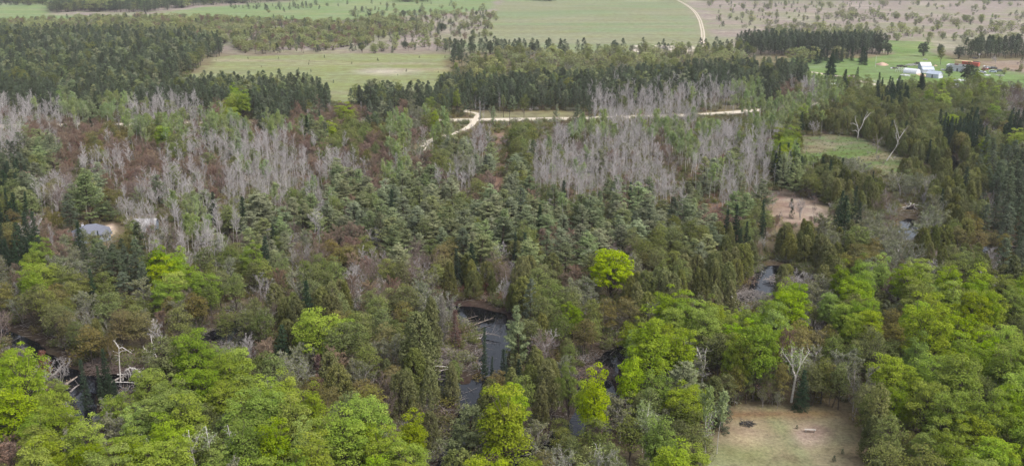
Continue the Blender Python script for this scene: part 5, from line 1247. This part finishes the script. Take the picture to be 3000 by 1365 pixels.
m = MB(); m.tube([(-1.4, 0, 1.0), (-1.2, 0, 1.0), (-.9, 0, 1.0), (.9, 0, 1.0), (1.2, 0, 1.0), (1.4, 0, 1.0)], [.15, .48, .62, .62, .48, .15], M_trim, 12); m.build('body', r_, smooth=True); m = MB(); m.box((0, 0, 1.68), (.5, .4, .25), M_trim); m.build('lid', r_)
for x in (-.8, .8): m = MB(); m.box((x, 0, .2), (.2, .8, .4), M_conc); m.build('foot', r_)
M_tyre = plain('tyre', (.03, .03, .03), None, .9)
def car(sx, sy, rz, c, label, cat='car', pick=False, L=4.6):
    r_ = empty('pickup_truck' if pick else 'parked_car', at(sx, sy), rz); tag(r_, label, cat, 'vehicles standing about the farm')
    mt = plain('car_paint', c, tuple(v * .9 for v in c), .35, 1); m = MB(); m.box((0, 0, .66), (L, 1.8, .56), mt, taper=.98); m.box((L * .33, 0, .98), (L * .3, 1.7, .1), mt, taper=.96); m.build('body', r_)
    cx = .35 if pick else -.25; cl = 1.7 if pick else 2.6
    m = MB(); m.box((cx, 0, 1.22), (cl, 1.55, .52), M_glass, taper=.86); wn = m.build('cabin_glass', r_); m = MB(); m.box((cx, 0, 1.51), (cl * .8, 1.3, .07), mt); m.build('roof', r_)
    if pick:
        m = MB()
        for (px_, py_, dx, dy) in ((-1.5, -.82, 1.7, .08), (-1.5, .82, 1.7, .08), (-2.28, 0, .08, 1.6)): m.box((px_, py_, 1.12), (dx, dy, .38), mt)
        m.build('truck_bed', r_)
    for x in (-L * .32, L * .32):
        for y in (-.85, .85): m = MB(); m.tube([(x, y - .11, .34), (x, y + .11, .34)], [.34, .34], M_tyre, 12); m.build('wheel', r_)
    for y in (-.6, .6): m = MB(); m.box((L / 2 + .01, y, .75), (.06, .3, .16), M_trim); m.build('headlight', r_)
car(2794, 252, R(172), (.66, .67, .7), 'white pickup parked behind the lavender farmhouse', 'pickup', True, 5.2)
car(2885, 206, R(20), (.28, .03, .025), 'dark red car at the farm, farther of the two red and white neighbours'); car(2893, 202, R(10), (.62, .63, .66), 'white car behind the dark red car'); car(2877, 215, R(-15), (.55, .57, .62), 'pale grey car in front of the dark red car'); car(2908, 213, R(-25), (.45, .52, .62), 'light blue grey car right of the pale grey car')
car(2928, 211, R(4), (.06, .08, .055), 'dark green long car farthest right at the farm', L=5.6); car(2909, 203, R(0), (.03, .03, .035), 'black car on the bare ground right of the white car', L=5)
def mound(name, label, cat, sx, sy, rx_, ry_, h, mat, seed):
    rng = np.random.default_rng(seed); n1_, n2_ = 18, 8; V = []; Fc = []
    for j in range(n2_ + 1):
        for i in range(n1_):
            a = 2 * PI * i / n1_; t = j / n2_; k_ = 1 + .14 * math.sin(3 * a + seed) + .08 * rng.normal() * (j > 0); V.append((math.cos(a) * rx_ * (1 - t) * k_, math.sin(a) * ry_ * (1 - t) * k_, h * (t ** .75) * (1 + .05 * rng.normal()) - (.1 if j == 0 else 0)))
    for j in range(n2_):
        for i in range(n1_): Fc.append((j * n1_ + i, j * n1_ + (i + 1) % n1_, (j + 1) * n1_ + (i + 1) % n1_, (j + 1) * n1_ + i))
    o = link(name, mesh_np(name, np.array(V), np.array(Fc), [mat], smooth=True), loc=at(sx, sy)); tag(o, label, cat)
mound('sand_heap', 'tan heap of sand on the farm lawn', 'sand heap', 2584, 191, 4.2, 4.5, 1.9, plain('sand', (.42, .30, .22), (.33, .22, .17), 1, 2), 1)
mound('sand_heap', 'small flat heap of tan dirt behind the pale shed', 'dirt heap', 2740, 194, 1.3, 1.5, .8, plain('sand2', (.42, .32, .22), None, 1), 2)
mound('sand_spill', 'spread tan dirt between the sheds', 'dirt heap', 2705, 221, 3.6, 12, .3, plain('sand3', (.44, .33, .22), None, 1), 3)
r_ = empty('utility_pole', at(2564, 198)); tag(r_, 'tall thin pale pole left of the sand heap', 'pole'); m = MB(); m.tube([(0, 0, -.3), (0, 0, 7.6)], [.09, .07], M_trim, 6); m.build('pole', r_); m = MB(); m.box((0, 0, 7.5), (.5, .1, .1), M_trim); m.build('crossbar', r_)
r_ = empty('bird_house_pole', at(2868, 174)); tag(r_, 'white post with a small box before the right pine row', 'post'); m = MB(); m.tube([(0, 0, 0), (0, 0, 3.2)], [.06, .06], M_trim, 5); m.build('post', r_); m = MB(); m.box((0, 0, 3.4), (.7, .6, .6), M_trim); m.build('box', r_)
for i, (sx, sy) in enumerate(((1493, 368), (1475, 345))): 
    r_ = empty('utility_pole', at(sx, sy)); tag(r_, ('dark thin pole on the near side of the gravel road', 'dark thin pole on the far side of the gravel road')[i], 'pole'); m = MB(); m.tube([(0, 0, -.3), (0, 0, 7.0 + i * 3)], [.13, .1], M_darkbark, 6); m.build('pole', r_)
M_junk = plain('junk_dark', (.09, .075, .075), (.05, .045, .045), .9); M_junk2 = plain('junk_pale', (.45, .43, .42), (.25, .24, .24), .8)
for i, (sx, sy, a, b, h, n_, mt, lb) in enumerate(((2641, 196, 3.2, 4, 1.1, 60, M_junk, 'dark junk heap behind the hoop frame'), (2672, 192, 4.5, 4, .9, 70, M_junk2, 'grey scrap heap left of the blue grey shed'), (2689, 188, 2.2, 3, 1.2, 40, M_junk, 'dark scrap heap touching the blue grey shed'), (2622, 201, 2.4, 3, .7, 36, M_junk, 'small dark junk heap left of the hoop frame'), (2653, 222, 2.6, 3, .8, 40, M_trim, 'white junk heap in front of the hoop frame'), (2857, 172, 2.5, 3, .8, 30, M_junk, 'dark scrap by the right pine row'), (2860, 184, 2.0, 3, 1.0, 34, M_junk, 'dark scrap right of the red container'), (2810, 237, 3.2, 3, .8, 40, M_trim, 'white scrap under the big dark pine'), (2712, 176, 1.8, 2.5, .5, 20, M_junk2, 'pale scrap on the lawn behind the blue grey shed'), (2893, 222, 1.6, 2, .6, 18, M_trim, 'white scrap in front of the cars'), (2928, 222, 2.6, 2.5, .4, 20, M_junk2, 'pale scrap on the ground below the dark green car'), (2766, 206, 1.6, 2, .6, 16, M_trim, 'white scrap at the left corner of the block building'), (2565, 240, 2.4, 3, .3, 14, M_junk2, 'pale boards lying on the lower lawn'))):
    rng = np.random.default_rng(900 + i); m = MB()
    for _ in range(n_): rr = math.sqrt(rng.random()); an = rng.random() * 6.28; m.box((math.cos(an) * rr * a, math.sin(an) * rr * b, rng.random() * h * (1 - rr * .6) + .1), (rng.uniform(.2, 1.3), rng.uniform(.2, .9), rng.uniform(.08, .6)), mt, rng.random() * 3)
    o = m.build('scrap_heap', loc=at(sx, sy)); tag(o, lb, 'scrap heap')
for i, (sx, sy, lb) in enumerate(((2611, 202, 'white barrel lying on the lawn left of the junk'), (2883, 196, 'small white barrel on the bare ground'), (2631, 236, 'white barrel under the trees below the lawn'))):
    m = MB(); m.tube([(-.6, 0, .4), (-.5, 0, .4), (.5, 0, .4), (.6, 0, .4)], [.3, .42, .42, .3], M_trim, 10); o = m.build('barrel', loc=at(sx, sy)); tag(o, lb, 'barrel')
hm, ht, ho = nm('haze_air'); ht.links.remove(ho.inputs[0].links[0]) if ho.inputs[0].links else None
pv = ht.nodes.new('ShaderNodeVolumePrincipled'); pv.inputs['Color'].default_value = (.86, .9, .96, 1); pv.inputs['Density'].default_value = .00009; pv.inputs['Anisotropy'].default_value = .3
ht.links.new(pv.outputs[0], ho.inputs['Volume'])
m = MB(); m.box((0, 800, 38.5), (5600, 5200, 80), hm); tag(m.build('haze'), 'faint pale haze in the air over the whole valley', kind='stuff')
